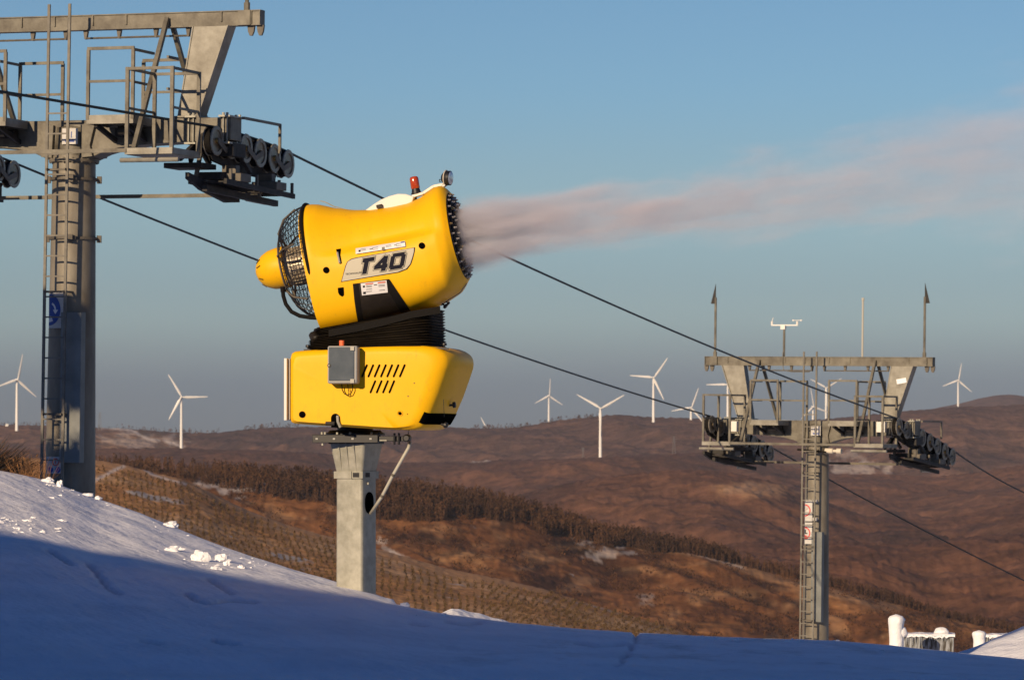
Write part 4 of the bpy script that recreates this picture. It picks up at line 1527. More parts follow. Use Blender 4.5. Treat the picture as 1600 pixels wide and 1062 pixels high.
# rings follow the slightly tilted rim
for u in (-155, -152, -148, -143, -138, -133, -128, -123, -118, -113, -108):
    r_ = cage_r(u)
    mb.tube([cu(u, r_, 2 * math.pi * k / 64) for k in range(64)], .6 * GS, 5, closed=True)
for k in range(72):
    a = 2 * math.pi * k / 72
    b_ = a + (.12 if k % 2 else -.04)
    mb.tube([cu(u, cage_r(u), a + (b_ - a) * (u + 156) / 52) for u in (-156, -152, -146, -138, -128, -116, -104)], .5 * GS, 4)
mb.build('guard_cage', M['black'], BAR)
mb = MB()
mb.tube([cu(-104, 92, 2 * math.pi * k / 64) for k in range(64)], 2.4 * GS, 8, closed=True)
mb.build('guard_rim', M['rubber'], BAR)
mb = MB()
mb.tube([cu(-156, 46, 2 * math.pi * k / 64) for k in range(64)], 1.8 * GS, 8, closed=True)
for k in range(6):
    a = 2 * math.pi * (k + .3) / 6
    mb.bar(cu(-154, 28, a), cu(-155, 58, a), 3 * GS, 2 * GS)
    mb.tube([cu(-154, 58, a), cu(-142, 76, a), cu(-120, 88, a)], 1.6 * GS, 6)
mb.build('cage_frame', M['galv_dark'], BAR)
prof = [(-205, 2), (-204.5, 6), (-202, 13), (-197, 20), (-190, 26), (-180, 30.5), (-168, 32.5), (-156, 33), (-154, 33)]
mb = MB().lathe(prof, (0, 0, 0), (1, 0, 0), 48)
mb.v = [(x * GS, y * GS, (z + CV + 3) * GS) for x, y, z in mb.v]
nose = mb.build('motor_cover', M['yellow'], BAR)
mb = MB()
for a in (100, 148, 200, 228):
    for r_ in (0,):
        p0 = Vector((-199 * GS, -19 * math.cos(R(a - 180)) * GS, (CV + 3 + 19 * math.sin(R(a - 180))) * GS))
        p1 = Vector((-192 * GS, -25.3 * math.cos(R(a - 180)) * GS, (CV + 3 + 25.3 * math.sin(R(a - 180))) * GS))
        mb.bar(p0, p1, 1.2 * GS, 1.0 * GS)
mb.build('vent_slits', M['black'], nose)
mb = MB().lathe([(-156, 28), (-80, 28), (-78, 24)], (0, 0, 0), (1, 0, 0), 40)
for k in range(28):
    a = 2 * math.pi * k / 28
    mb.box((-116, 29.5 * math.cos(a), 29.5 * math.sin(a)), (60, 2.6, 1.0), rx=a)
mb.box((-112, -28, 4), (22, 14, 16))
mb.v = [(x * GS, y * GS, (z + CV) * GS) for x, y, z in mb.v]
mb.build('fan_motor', M['motor'], BAR)
mb = MB()
for k in range(5):
    a = 2 * math.pi * k / 5 + .5
    mb.bar((-84 * GS, -26 * math.cos(a) * GS, (CV + 26 * math.sin(a)) * GS), (-84 * GS, -86 * math.cos(a) * GS, (6 + 84 * math.sin(a)) * GS), 9 * GS, 1.5 * GS)
mb.bar((-118 * GS, -20 * GS, (CV - 20) * GS), (-100 * GS, -70 * GS, -55 * GS), 6 * GS, 3 * GS)
mb.bar((-118 * GS, -20 * GS, (CV + 26) * GS), (-104 * GS, -50 * GS, 80 * GS), 5 * GS, 3 * GS)
mb.build('motor_strut', M['motor'], BAR)
fan = MB()
for k in range(9):
    a = 2 * math.pi * k / 9
    vs = []
    for r_ in (24, 50, 80):
        for s_ in (-1, 1):
            aa = a + s_ * (.26 if r_ > 30 else .3)
            vs.append((-66 * GS + s_ * 7 * GS * (24 / r_ + .3), -r_ * math.cos(aa) * GS, (8 + r_ * math.sin(aa)) * GS))
    fan.add(vs, [(0, 1, 3, 2), (2, 3, 5, 4)])
fan.build('fan_blades', M['motor'], BAR)
# hose from the motor cover back under the shell
hp = [(443, 451), (444, 463), (448, 476), (457, 488), (470, 494.5), (486, 497), (502, 498), (514, 504)]
yy = -.34
mb = MB().tube([(gx(a, yy), yy, gz(b)) for a, b in hp], 3.2 * GS, 10)
mb.tube([(gx(443, yy), yy, gz(449)), (gx(443.5, yy), yy, gz(457))], 4 * GS, 10)
mb.build('hose', M['rubber'], GUN, smooth=60)


# decals and panels following the near side of the shell
def uv_of(px, py):
    """barrel (u, v) in px of a photo pixel lying on the near side surface"""
    v = 0; u = 0; y = -85.0
    for _ in range(12):
        lx = ((px - OX) - y * SP) / CP - (600 - OX) / CP
        lz = OY - py
        u = lx * math.cos(TILT) + lz * math.sin(TILT)
        v = -lx * math.sin(TILT) + lz * math.cos(TILT)
        y = -halfw(max(-109, min(120, u)), v)
    return u, v


def on_shell(px, py, off=.5):
    u, v = uv_of(px, py)
    y = -halfw(max(-109, min(120, u)), v) - off
    return Vector((u * GS, y * GS, v * GS))


def patch(mb, left, right, off, n=10, m=24):
    """fill between two polylines given as pixel lists (same count), conforming to the shell"""
    def along(pl, t):
        t *= len(pl) - 1
        i = min(int(t), len(pl) - 2)
        f = t - i
        return (pl[i][0] + (pl[i + 1][0] - pl[i][0]) * f, pl[i][1] + (pl[i + 1][1] - pl[i][1]) * f)
    k = len(mb.v)
    for i in range(n + 1):
        a = along(left, i / n); b = along(right, i / n)
        for j in range(m + 1):
            t = j / m
            mb.v.append(tuple(on_shell(a[0] + (b[0] - a[0]) * t, a[1] + (b[1] - a[1]) * t, off)))
    for i in range(n):
        for j in range(m):
            a = k + i * (m + 1) + j
            mb.f.append((a, a + m + 1, a + m + 2, a + 1))


def quad_patch(name, q, mt, off, parent=None, n=6, m=12):
    mb = MB()
    patch(mb, [q[0], q[3]], [q[1], q[2]], off, n, m)
    return mb.build(name, mt, parent or BAR, smooth=180)


# name plate (left/right outlines top to bottom)
Lp_ = [(560, 406.5), (552, 408.5), (546, 413), (543, 420), (540, 432), (536.5, 444)]
Rp_ = [(651, 391.5), (650.5, 398), (648, 408), (645, 417), (639, 425), (626, 430)]
mb = MB(); patch(mb, Lp_, Rp_, .8, 20, 30)
rim_o = mb.build('name_plate', M['navy'], BAR, smooth=180)


def inset(pl, other, e):
    return [(a[0] + e * (1 if b[0] > a[0] else -1), a[1] + (e * .7 if i < 2 else (-e * .7 if i > len(pl) - 3 else 0))) for i, (a, b) in enumerate(zip(pl, other))]


mb = MB(); patch(mb, inset(Lp_, Rp_, 1.2), inset(Rp_, Lp_, 1.2), 1.3, 20, 30)
plate = mb.build('plate_face', M['beige'], rim_o, smooth=180)


# lettering T40 as strokes in plate coordinates: e = along the text, f = up
def letter_xy(e, f):
    # baseline runs up to the right, letters lean forward
    ax, ay = 569.0, 431.5
    dx, dy = .979, -.150
    return ax + e * dx + f * .20, ay + e * dy - f


def strokes(w_, off, ext):
    mb = MB()
    S = [[(4.2, 0), (4.2, 18)], [(-1.5, 20.4), (15, 20.4)],
         [(20.5, 6.3), (33.5, 20.5)], [(19.5, 6.3), (38.5, 6.3)], [(34.0, 0), (34.0, 21)],
         [(45.8, 2.6), (45.8, 18.8)], [(62.6, 2.6), (62.6, 18.8)], [(45.8, 20.6), (62.6, 20.6)], [(45.8, 1.6), (62.6, 1.6)]]
    Wd = [5.4, 4.6, 4.4, 4.2, 5.6, 5.0, 5.0, 4.2, 4.2]
    for i, (st_, wd) in enumerate(zip(S, Wd)):
        (a, b), (c, d) = st_
        L = math.hypot(c - a, d - b)
        ux, uy = (c - a) / L, (d - b) / L
        nx, ny = -uy, ux
        hw = wd / 2 + w_
        a -= ux * (ext); b -= uy * ext; c += ux * ext; d += uy * ext
        k = len(mb.v)
        N = 6
        for j in range(N + 1):
            t = j / N
            for s_ in (-1, 1):
                e = a + (c - a) * t + nx * hw * s_
                f = b + (d - b) * t + ny * hw * s_
                px, py = letter_xy(e, f)
                mb.v.append(tuple(on_shell(px, py, off + i * .02)))
        for j in range(N):
            mb.f.append((k + 2 * j, k + 2 * j + 1, k + 2 * j + 3, k + 2 * j + 2))
    return mb


strokes(2.5, 1.7, 2.6).build('letter_outline', M['navy'], plate, smooth=0)
strokes(1.9, 2.1, 2.0).build('letter_border', M['beige'], plate, smooth=0)
strokes(0.95, 2.5, 1.1).build('lettering', M['navy'], plate, smooth=0)


def text_on_shell(txt, px, py, size, slope, mt, off, parent, name='lettering'):
    cu_ = bpy.data.curves.new('t', 'FONT')
    cu_.body = txt; cu_.size = size; cu_.resolution_u = 2
    o = bpy.data.objects.new('t', cu_)
    COL.objects.link(o)
    dg = bpy.context.evaluated_depsgraph_get()
    me = bpy.data.meshes.new_from_object(o.evaluated_get(dg))
    bpy.data.objects.remove(o)
    mb = MB()
    vs = []
    for v in me.vertices:
        vs.append(on_shell(px + v.co.x, py - v.co.y + slope * v.co.x, off))
    mb.add(vs, [tuple(p.vertices) for p in me.polygons])
    return mb.build(name, mt, parent, smooth=0, normals=False)


text_on_shell('TECHNOALPIN', 543.5, 433.5, 4.0, -.10, M['navy'], 1.8, plate)
# white instruction strip
strip = quad_patch('instruction_strip', [(559, 392), (635.5, 381.5), (636.5, 390), (559.5, 401)], M['decalwhite'], 1.0)
mb = MB()
for (a, b, w_, h_) in ((564, 395.5, 3, 3), (581, 394, 5, 1), (600, 391.5, 4.5, 5), (619, 388, 4, 1), (606, 389, 8, .5), (606, 391, 9, .5), (567, 394, 8, .5), (568, 396, 7, .5), (585, 392, 9, .5), (622, 386.5, 7, .5), (622, 389.5, 8, .5), (586, 395, 8, .5)):
    b -= .6
    patch(mb, [(a, b), (a, b + h_)], [(a + w_, b - w_ * .13), (a + w_, b + h_ - w_ * .13)], 1.5, 1, 1)
mb.build('printed_marks', M['black'], strip, smooth=0)
mb = MB(); patch(mb, [(629, 383), (629, 384.6)], [(635, 382.2), (635, 383.8)], 1.6, 1, 1)
mb.build('blue_mark', M['signblue'], strip, smooth=0)
# round plugs, handles and openings in the shell
for (px, py, r_) in ((513.5, 425.5, 5.0), (661.5, 389, 5.0)):
    p = on_shell(px, py, .3)
    MB().lathe([(0, r_ * GS), (.012, r_ * GS * .95), (.016, r_ * GS * .6)], p, (0, -1, 0), 24).build('round_plug', M['hole'], BAR)
mb = MB(); patch(mb, [(528.5, 393), (531, 404), (534, 416)], [(536, 392), (535.5, 404), (537.5, 415)], 1.0, 4, 2)
hs = mb.build('latch_recess', M['hole'], BAR, smooth=0)
a_ = on_shell(531, 398, 2.5); b_ = on_shell(535, 415, 2.5)
MB().tube([a_, b_], 1.7 * GS, 8).build('latch_lever', M['galv'], hs)
mb = MB(); patch(mb, [(531.5, 453), (532, 460), (534, 464), (537, 466)], [(540.5, 452), (541, 460), (541, 464), (538.5, 466.5)], 1.0, 6, 2)
mb.build('latch_recess', M['hole'], BAR, smooth=0)

# black fabric panel in the side of the shell
panelL = [(555, 447), (557, 470), (559.5, 490), (563, 513)]
panelR = [(611, 440), (620.5, 456), (631, 473), (646, 492.5)]
mb = MB(); patch(mb, panelL, panelR, 1.4, 26, 26)
fp = mb.build('fabric_panel', M['fabric'], BAR, smooth=180)
mb = MB()
patch(mb, [(555, 447), (563, 513)], [(563.5, 446), (571, 512)], 2.2, 12, 3)
patch(mb, [(600, 441.5), (631, 494)], [(611.5, 440), (646.5, 492.5)], 2.2, 14, 3)
mb.build('panel_hem', M['rubber'], fp, smooth=180)
q = quad_patch('instruction_sticker', [(567.5, 446.5), (607.5, 442), (609.5, 460.5), (569.5, 465)], M['decalwhite'], 3.0, fp)
mb = MB()
for (a, b, w_, h_) in ((575, 446.8, 12, 1.8), (594, 444.8, 12, 2)):
    patch(mb, [(a, b), (a, b + h_)], [(a + w_, b - w_ * .1), (a + w_, b + h_ - w_ * .1)], 3.5, 1, 1)
mb.build('red_mark', M['red'], q, smooth=0)
mb = MB()
for (a, b, w_, h_) in ((571, 450, 3, 3), (571.5, 459.5, 4, 3.5), (588, 448.5, 5, 1), (576, 450, 9, .6), (576, 452, 9, .6), (595, 449, 10, .6), (595, 451, 10, .6), (576, 459, 9, .6), (596, 457, 9, .6), (576, 455.5, 9, .6)):
    patch(mb, [(a, b), (a, b + h_)], [(a + w_, b - w_ * .1), (a + w_, b + h_ - w_ * .1)], 3.6, 1, 1)
mb.build('printed_marks', M['black'], q, smooth=0)

# white curved plate on top of the shell
mb = MB()
wp = [(-12, 76), (2, 82), (16, 87), (30, 89.5), (44, 90), (56, 87), (68, 80)]
vs = [(u * GS, -6 * GS, v * GS) for u, v in [(-52, 77)] + wp] + [(u * GS, 6 * GS, v * GS) for u, v in [(-52, 77)] + wp]
wl = [(u, v) for u, v in wp] + [(60, 66), (0, 66), (-10, 70)]
mb = MB().prism([(u * GS, (v - 1) * GS) for u, v in wl], -14 * GS, 10 * GS)
mb.build('top_cover', M['panelwhite'], BAR, bevel=.01)
MB().box((12 * GS, -17 * GS, 76 * GS), (9 * GS, 5 * GS, 5 * GS)).build('clamp', M['darkmetal'], BAR)

# lamp bracket, beacon and spotlight
yb = 0.02
bp_ = [(644.5, 307.5), (662, 302.5), (678, 292), (695, 289)]
mb = MB()
for (a, b), (c, d) in zip(bp_, bp_[1:]):
    mb.bar((gx(a), yb, gz(b)), (gx(c), yb, gz(d)), .10, 4.2 * GS)
mb.lathe([(-.05, 3.0 * GS), (.05, 3.0 * GS)], (gx(693.5), yb, gz(290)), (0, 1, 0), 16)
br = mb.build('lamp_bracket', M['panelwhite'], GUN, bevel=.004)
MB().tube([(gx(649), yb, gz(306)), (gx(651), yb, gz(316))], 1.4 * GS, 6).build('bracket_bolt', M['black'], br)
bx, bz = gx(650.5), gz(303)
ax_ = Vector((-.17, 0, 1)).normalized()
bc = empty('beacon', (bx, yb, bz)); bc.parent = GUN
MB().lathe([(0, 8.8 * GS), (1.2 * GS, 8.8 * GS), (1.5 * GS, 7.6 * GS), (8 * GS, 6.0 * GS)], (0, 0, 0), ax_, 28).build('beacon_base', M['black'], bc)
MB().lathe([(8 * GS, 6.4 * GS), (9 * GS, 7.0 * GS), (24 * GS, 7.0 * GS), (26.5 * GS, 5.8 * GS), (27.3 * GS, 3.5 * GS)], (0, 0, 0), ax_, 28).build('beacon_lens', M['lens'], bc, smooth=50)
sp = empty('spotlight', (gx(697), yb, gz(279))); sp.parent = GUN
sa_ = Vector((.97, -.22, -.04)).normalized()
MB().lathe([(-7.5 * GS, 2 * GS), (-6.5 * GS, 6 * GS), (-3 * GS, 9.8 * GS), (1 * GS, 11.3 * GS), (6 * GS, 11.5 * GS), (7 * GS, 11.5 * GS), (7.6 * GS, 10.6 * GS)], (0, 0, 0), sa_, 32).build('lamp_housing', M['black'], sp, smooth=50)
MB().lathe([(7.4 * GS, 10.4 * GS), (8.6 * GS, 8 * GS), (9.0 * GS, 3 * GS)], (0, 0, 0), sa_, 28).build('lamp_lens', M['lampglass'], sp)
mb = MB()
side = sa_.cross(Vector((0, 0, 1))).normalized(); upv = side.cross(sa_)
arc = [sa_ * 0 + (side * math.cos(a) * 12 + upv * math.sin(a) * 12) * GS for a in np.linspace(math.pi * .5, math.pi * 2.5, 33)]
mb.tube(arc, .9 * GS, 6, closed=False)
mb.build('lamp_strap', M['cream'], sp)
MB().tube([(gx(689) - sp.location.x, yb, gz(284) - sp.location.z), (gx(686) - sp.location.x, yb, gz(284.5) - sp.location.z), (gx(686) - sp.location.x, yb, gz(281) - sp.location.z), (gx(690) - sp.location.x, yb, gz(281) - sp.location.z)], .8 * GS, 6).build('lamp_handle', M['black'], sp)

# trim rods: chrome edge under the muzzle, thin rod along the rear top
mb = MB()
yy = -.02
mb.tube([(gx(a), yy, gz(b)) for a, b in ((690, 478), (704, 468), (719, 459), (725, 451), (730, 444))], .9 * GS, 6)
mb.tube([(gx(a), yy, gz(b)) for a, b in ((500, 313), (508, 315), (522, 322), (545, 328), (580, 330))], .9 * GS, 6)
mb.build('edge_rod', M['galv'], GUN)


def knob(px, py, y, axis=(1, 0, 0), s=1.0, parent=None):
    c = (gx(px, y), y, gz(py))
    mb = MB().lathe([(-5 * GS * s, 1.6 * GS * s), (0, 1.6 * GS * s), (0, 3.6 * GS * s), (1 * GS * s, 4.4 * GS * s), (4 * GS * s, 4.0 * GS * s), (4.6 * GS * s, 2.5 * GS * s)], c, axis, 12)
    return mb.build('knob', M['black'], parent or GUN)


knob(695, 478, -.05, (.6, 0, -.5), .95)
knob(700, 474, -.05, (.6, 0, -.5), .7)

# bellows between housing and barrel
BL = -.58


def bellow_sections():
    mb = MB()
    N = 15
    K = 96
    for i in range(N * 2 + 1):
        t = i / (N * 2)
        w_ = 1.0 if i % 2 == 0 else .955
        # lower edge row ~ 549, upper edge row slopes up from left (518) to right (484)
        xl = 489 + (6 * t if t < .5 else 3 + 22 * (t - .5))
        xr = 690 - 3 * t
        for k in range(K):
            a = 2 * math.pi * k / K
            ca, sa2 = math.cos(a), math.sin(a)
            n = 7.0
            cx = (xl + xr) / 2; hx = (xr - xl) / 2 * w_
            ex = math.copysign(abs(ca) ** (2 / n), ca)
            ey = math.copysign(abs(sa2) ** (2 / n), sa2)
            px = cx + ex * hx
            y = ey * .615 * (w_ if t < .9 else w_)
            lo = 551
            hi = 520 - (px - 489) / 200 * 36
            py = lo + (hi - lo) * t
            py += 1.0 * noise.noise(Vector((a * 2, i * .7, 1)))
            mb.v.append(((px - OX) * GS / CP, y, gz(py)))
    for i in range(N * 2):
        for k in range(K):
            l = (k + 1) % K
            mb.f.append((i * K + k, i * K + l, (i + 1) * K + l, (i + 1) * K + k))
    return mb.build('bellows', M['fabric'], GUN, smooth=25)


bellow_sections()
mb = MB()
lump(mb, (gx(504, -.3), -.25, gz(530)), 20 * GS, .32, 17 * GS, 3, 3, .35)
lump(mb, (gx(499, -.3), -.30, gz(518)), 7 * GS, .10, 5 * GS, 8, 3, .4)
mb.build('bellows_fold', M['fabric'], GUN, smooth=180)
# black band where bellows meet the shell
mb = MB()
n = 30
for i in range(n + 1):
    t = i / n
    px = 517 + (690 - 517) * t
    py = interp([(517, 519), (563, 511), (600, 503), (646, 491), (690, 484)], px)
    for dy_, o_ in ((-2, -.60), (-1, -.618), (8, -.612), (9, -.58)):
        y = -.624 - .004 * (dy_ < 0)
        mb.v.append((gx(px, y), y, gz(py + dy_)))
for i in range(n):
    for j in range(3):
        a = i * 4 + j
        mb.f.append((a, a + 1, a + 5, a + 4))
mb.build('bellows_hem', M['rubber'], GUN, smooth=180)
mb = MB()
mb.bar((gx(478, -.5), -.5, gz(548)), (gx(520, -.5), -.5, gz(545)), .05, 2.5 * GS)
mb.bar((gx(668, -.5), -.5, gz(545)), (gx(702, -.5), -.5, gz(547)), .05, 2.5 * GS)
mb.build('clamp_plate', M['black'], GUN)
knob(484, 544, -.5, (0, 0, 1), .9)
knob(696, 542, -.5, (0, 0, 1), .9)

# lower housing: rounded prism from its traced outline, near and far faces inset by the corner radius
HO = [(456, 640), (456, 560), (458, 553.5), (463, 550.5), (472, 549.5), (515, 547), (560, 543.5), (600, 542), (650, 541.5), (690, 542.5), (706, 544.5), (718, 548.5), (726, 554), (730, 560), (731, 567), (730, 575), (724, 592), (713, 621), (700, 649), (692, 662), (686, 668), (676, 671), (660, 672.3), (600, 670.5), (533, 666.5), (490, 664), (462, 662), (457.5, 660), (456, 655)]


def dense(pl, n):
    pts = []
    L = [0]
    q = pl + [pl[0]]
    for a, b in zip(q, q[1:]): L.append(L[-1] + math.hypot(b[0] - a[0], b[1] - a[1]))
    for i in range(n):
        s_ = L[-1] * i / n
        k = max(j for j in range(len(L)) if L[j] <= s_ + 1e-9)
        k = min(k, len(pl) - 1)
        f = (s_ - L[k]) / (L[k + 1] - L[k])
        pts.append((q[k][0] + (q[k + 1][0] - q[k][0]) * f, q[k][1] + (q[k + 1][1] - q[k][1]) * f))
    return pts


HW = .66                 # half width in depth


def housing():
    base = dense(HO, 220)
    cx, cy = 590.0, 608.0
    mb = MB()
    K = len(base)
    stations = []
    rad = .10
    for j in range(9):
        a = math.pi / 2 * j / 8
        stations.append((-HW + rad * (1 - math.sin(a)) * 1.0, rad * (1 - math.cos(a))))
    st_ = []
    for j in range(9):                         # near edge: from face to side
        a = math.pi / 2 * j / 8
        st_.append((-HW + rad * (1 - math.sin(a + 0)) if False else -HW + rad * (1 - math.cos(a)), rad * (1 - math.sin(a))))
    # st_: j=0 -> y=-HW, inset=rad ; j=8 -> y=-HW+rad, inset=0
    full = [(-HW - .006, rad + .25), (-HW - .004, rad + .08)] + st_ + [(-.48, 0), (-.38, 0), (-.25, 0), (-.1, 0), (.1, 0), (.3, 0)] + [(-y, i) for y, i in reversed(st_)] + [(HW + .004, rad + .08)]
    for y, ins in full:
        for (px, py) in base:
            # front (right) end is rounded more strongly in plan
            k = sstep(660, 731, px)
            i2 = ins / GS
            # inset towards the centre, limited
            dx, dy = px - cx, py - cy
            lx = max(0.0, 1 - i2 / abs(138)) if True else 1
            ly_ = max(0.0, 1 - ins / GS / 64)
            # bottom keeps its straight edge (small radius), left edge small radius
            kx = 1 - (i2 / 138 if dx > 0 else min(ins, .05) / GS / 134)
            ky = (1 - ins / GS / 66) if dy < 0 else (1 - min(ins, .03) / GS / 64)
            if ins > .2: kx *= .6 if dx < 0 else .8; ky *= .6
            q_ = cx + dx * kx
            yr = min(1, max(0, (.05 - y) / .71))
            q_ -= sstep(560, 731, px) * (.22 * (1 - math.sqrt(1 - yr * yr)) if yr < 1 else .22) / GS
            mb.v.append(((q_ + 13.5 + (-3 - 13.5) * min(1, (px - 456) / 275) - OX) * GS / CP, y, gz(cy + dy * ky)))
    for i in range(len(full) - 1):
        for k in range(K):
            l = (k + 1) % K
            mb.f.append((i * K + k, i * K + l, (i + 1) * K + l, (i + 1) * K + k))
    mb.f.append(tuple(range(K)))
    mb.f.append(tuple((len(full) - 1) * K + k for k in range(K)))
    h_ = mb.build('housing', M['yellow'], GUN, smooth=50)
    # black guard wrapped round the lower right corner, 6 mm proud of the housing
    gb = MB()
    idx = [k for k in range(K) if base[k][0] > 689 and base[k][1] > 643]
    s0, s1 = 1, len(full) - 2
    for i in range(s0, s1):
        for k in idx:
            x, y, z = mb.v[i * K + k]
            t = (base[k][0] - 664) / 36
            n_ = Vector((x - gx(640), 0, z - gz(612))).normalized()
            gb.v.append((x + n_.x * .006, y - (.006 if y < 0 else -.006), z + n_.z * .006))
    n = len(idx)
    for i in range(s1 - s0 - 1):
        for k in range(n - 1):
            ins = full[i + s0][1]
            d_ = min(k, n - 2 - k) / max(1, (n - 2) / 2)
            if full[i + s0][0] < 0 and ins > .04: continue
            a = i * n + k
            gb.f.append((a, a + 1, a + n + 1, a + n))
    gb.build('corner_guard', M['hole'], h_, smooth=0)
    return h_


hou = housing()
FY = -HW - .006            # y of the near face


def face(px, py, off=0.0):
    y = FY - off
    return Vector((gx(px, y), y, gz(py)))


# ventilation slots
for row, (x0, y0, nn) in enumerate(((573.0, 581.0, 7), (586, 605.5, 4))):
    for i in range(nn):
        px = x0 + i * 9.75
        a_ = face(px - 3.6, y0 + 8.6, .002); b_ = face(px + 3.6, y0 - 8.6, .002)
        mb = MB().bar(a_, b_, 3.0 * GS, .004, (0, 1, 0))
        for e in (a_, b_):
            mb.lathe([(-.002, 1.5 * GS), (.002, 1.5 * GS)], e, (0, 1, 0), 10)
        mb.build('vent_slot', M['hole'], hou, smooth=0)
for (px, py, r_) in ((476.5, 648, 5.2), (628, 646.5, 2.6)):
    MB().lathe([(0, r_ * GS), (.006, r_ * GS)], face(px, py), (0, -1, 0), 22).build('round_plug', M['hole'], hou)
mb = MB()
mb.tube([face(628 + 4.0 * math.cos(a), 646.5 + 4.0 * math.sin(a), .003) for a in np.linspace(0, 6.28, 25)[:-1]], .5 * GS, 5, closed=True)
mb.build('plug_rim', M['yellow'], hou)
for (px, py) in ((650, 600), (640.5, 620)):
    MB().lathe([(0, 1.0 * GS), (.004, 1.0 * GS)], face(px, py), (0, -1, 0), 8).build('screw', M['black'], hou)
# arched opening with valve
mb = MB()
pl = [face(521.5, 668, .003)] + [face(528 - 7 * math.cos(a), 654 - 7.5 * math.sin(a), .003) for a in np.linspace(0, math.pi, 12)] + [face(535, 669, .003)]
mb.add(pl, [tuple(range(len(pl)))])
arch = mb.build('arched_opening', M['hole'], hou, smooth=0)
MB().tube([face(531.5, 650, .02), face(532, 659, .03), face(536, 668, .03)], 2.2 * GS, 8).build('valve', M['galv'], arch)
MB().lathe([(-8 * GS, 3.2 * GS), (6 * GS, 3.2 * GS)], face(521, 662, .02), (1, 0, 0), 10).build('valve_grip', M['brass_dark'] if 'brass_dark' in M else M['darkmetal'], arch)
# control box
cb0 = Vector(((face(517.5, 541).x + face(561, 541).x) / 2 + 4 * GS, FY - .085, (gz(543) + gz(601)) / 2))
cbw = face(561, 541).x - face(517.5, 541).x
cbh = gz(543) - gz(601)
cb = MB().box(cb0, (cbw + .02, .17, cbh)).build('control_box', M['boxgrey'], GUN, bevel=.02)
dr = MB().box((cb0.x - .008, FY - .176, cb0.z + .01), (cbw - .035, .012, cbh - .05)).build('glazed_door', M['glass'], cb, bevel=.003)
MB().lathe([(0, 3.0 * GS), (.008, 2.8 * GS)], (face(527, 573).x - .03, FY - .182, gz(573)), (0, -1, 0), 16).build('lock_ring', M['black'], dr)
MB().lathe([(0, 1.4 * GS), (.014, 1.2 * GS)], (face(527, 573).x - .03, FY - .184, gz(573)), (0, -1, 0), 12).build('lock', M['galv'], dr)
for py in (547, 597):
    MB().box((cb0.x + cbw / 2 - .045, FY - .186, gz(py)), (.045, .01, .045)).build('hinge', M['conduit'], dr)
MB().lathe([(0, 4.0 * GS), (8 * GS, 4.0 * GS)], (face(541.5, 541).x - .01, FY - .09, gz(542.5)), (0, 0, 1), 14).build('orange_cap', M['orange'], cb)
mb = MB()
mb.tube([Vector((cb0.x + dx_ * GS, FY - .05, gz(py))) for dx_, py in ((-4, 601), (-3.5, 610), (0, 616), (5, 618.5), (10, 616.5), (13, 610), (13, 601))], .8 * GS, 6)
mb.tube([Vector((cb0.x + dx_ * GS, FY - .04, gz(py))) for dx_, py in ((5, 601), (5.5, 608), (7, 614), (6, 618))], .6 * GS, 6)
mb.build('cable_loop', M['rubber'], cb, smooth=180)
# white end panel on the left
p0 = gx(450, -.2)
mb = MB().box((gx(449.5, -.6), -.05, gz(609)), (4.5 * GS, 1.10, 96 * GS))
mb.build('end_panel', M['panelwhite'], GUN, bevel=.004)
MB().box((gx(453.5, -.6), -.05, gz(609)), (3.5 * GS, 1.0, 94 * GS)).build('end_panel_gasket', M['boxgrey'], GUN)
# bumper edge on the right
mb = MB()
yy = .35
mb.tube([(gx(a, yy) - .012, yy, gz(b)) for a, b in ((700, 544), (712, 546.5), (722, 551), (729, 557), (732.5, 566), (731, 576), (725, 592), (714, 621), (702, 648))], 1.3 * GS, 8)
mb.build('edge_strip', M['galv'], GUN, smooth=180)
knob(708, 633, -.1, (1, 0, .1), 1.1)
knob(696, 664, -.45, (.9, -.3, -.2), 1.1)
# turntable
mb = MB().lathe([(0, 47 * GS), (3 * GS, 47 * GS), (5 * GS, 42 * GS), (8 * GS, 40 * GS), (8 * GS, 28 * GS), (13 * GS, 28 * GS)], (gx(555), 0, gz(680)), (0, 0, 1), 40)
mb.build('turntable', M['black'], GUN)
yb2 = -.36
mb = MB().box((gx(542, yb2), yb2, gz(685.5)), (104 * GS, .07, 12.5 * GS))
mb.box((gx(605, yb2), yb2 + .02, gz(685.5)), (62 * GS, .05, 8 * GS))
mb.box((gx(542, .36), .36, gz(685.5)), (104 * GS, .07, 12.5 * GS))
mb.box((gx(555), 0, gz(685.5)), (60 * GS, .66, 6 * GS))
rail = mb.build('swing_rail', M['black'], GUN, bevel=.006)
for px in (498, 525, 554, 582):
    MB().box((gx(px, yb2), yb2 - .038, gz(685.5)), (3.6 * GS, .01, 2.6 * GS)).build('bolt_head', M['boxgrey'], rail)
for px, py in ((505, 676.8), (510, 676.8), (529, 677), (549, 677), (582.5, 677), (506, 694), (594, 677)):
    MB().lathe([(-1.8 * GS, 1.9 * GS), (1.8 * GS, 1.9 * GS)], (gx(px, yb2), yb2, gz(py)), (0, 0, 1), 6).build('bolt', M['galv'] if px < 590 else M['black'], rail)
for px in (619, 626):
    MB().lathe([(-9 * GS, 1.8 * GS), (9 * GS, 1.8 * GS)], (gx(px, yb2), yb2 - .03, gz(685.5)), (0, 0, 1), 8).build('bolt', M['black'], rail)
MB().lathe([(-.04, 6 * GS), (.05, 6 * GS), (.07, 4 * GS)], (gx(638, yb2), yb2, gz(684.5)), (0, -1, 0), 18).build('pivot', M['black'], rail)
MB().bar((gx(596, yb2), yb2 - .035, gz(688)), (gx(607, yb2), yb2 - .035, gz(688)), 1.6 * GS).build('lever', M['galv'], rail)
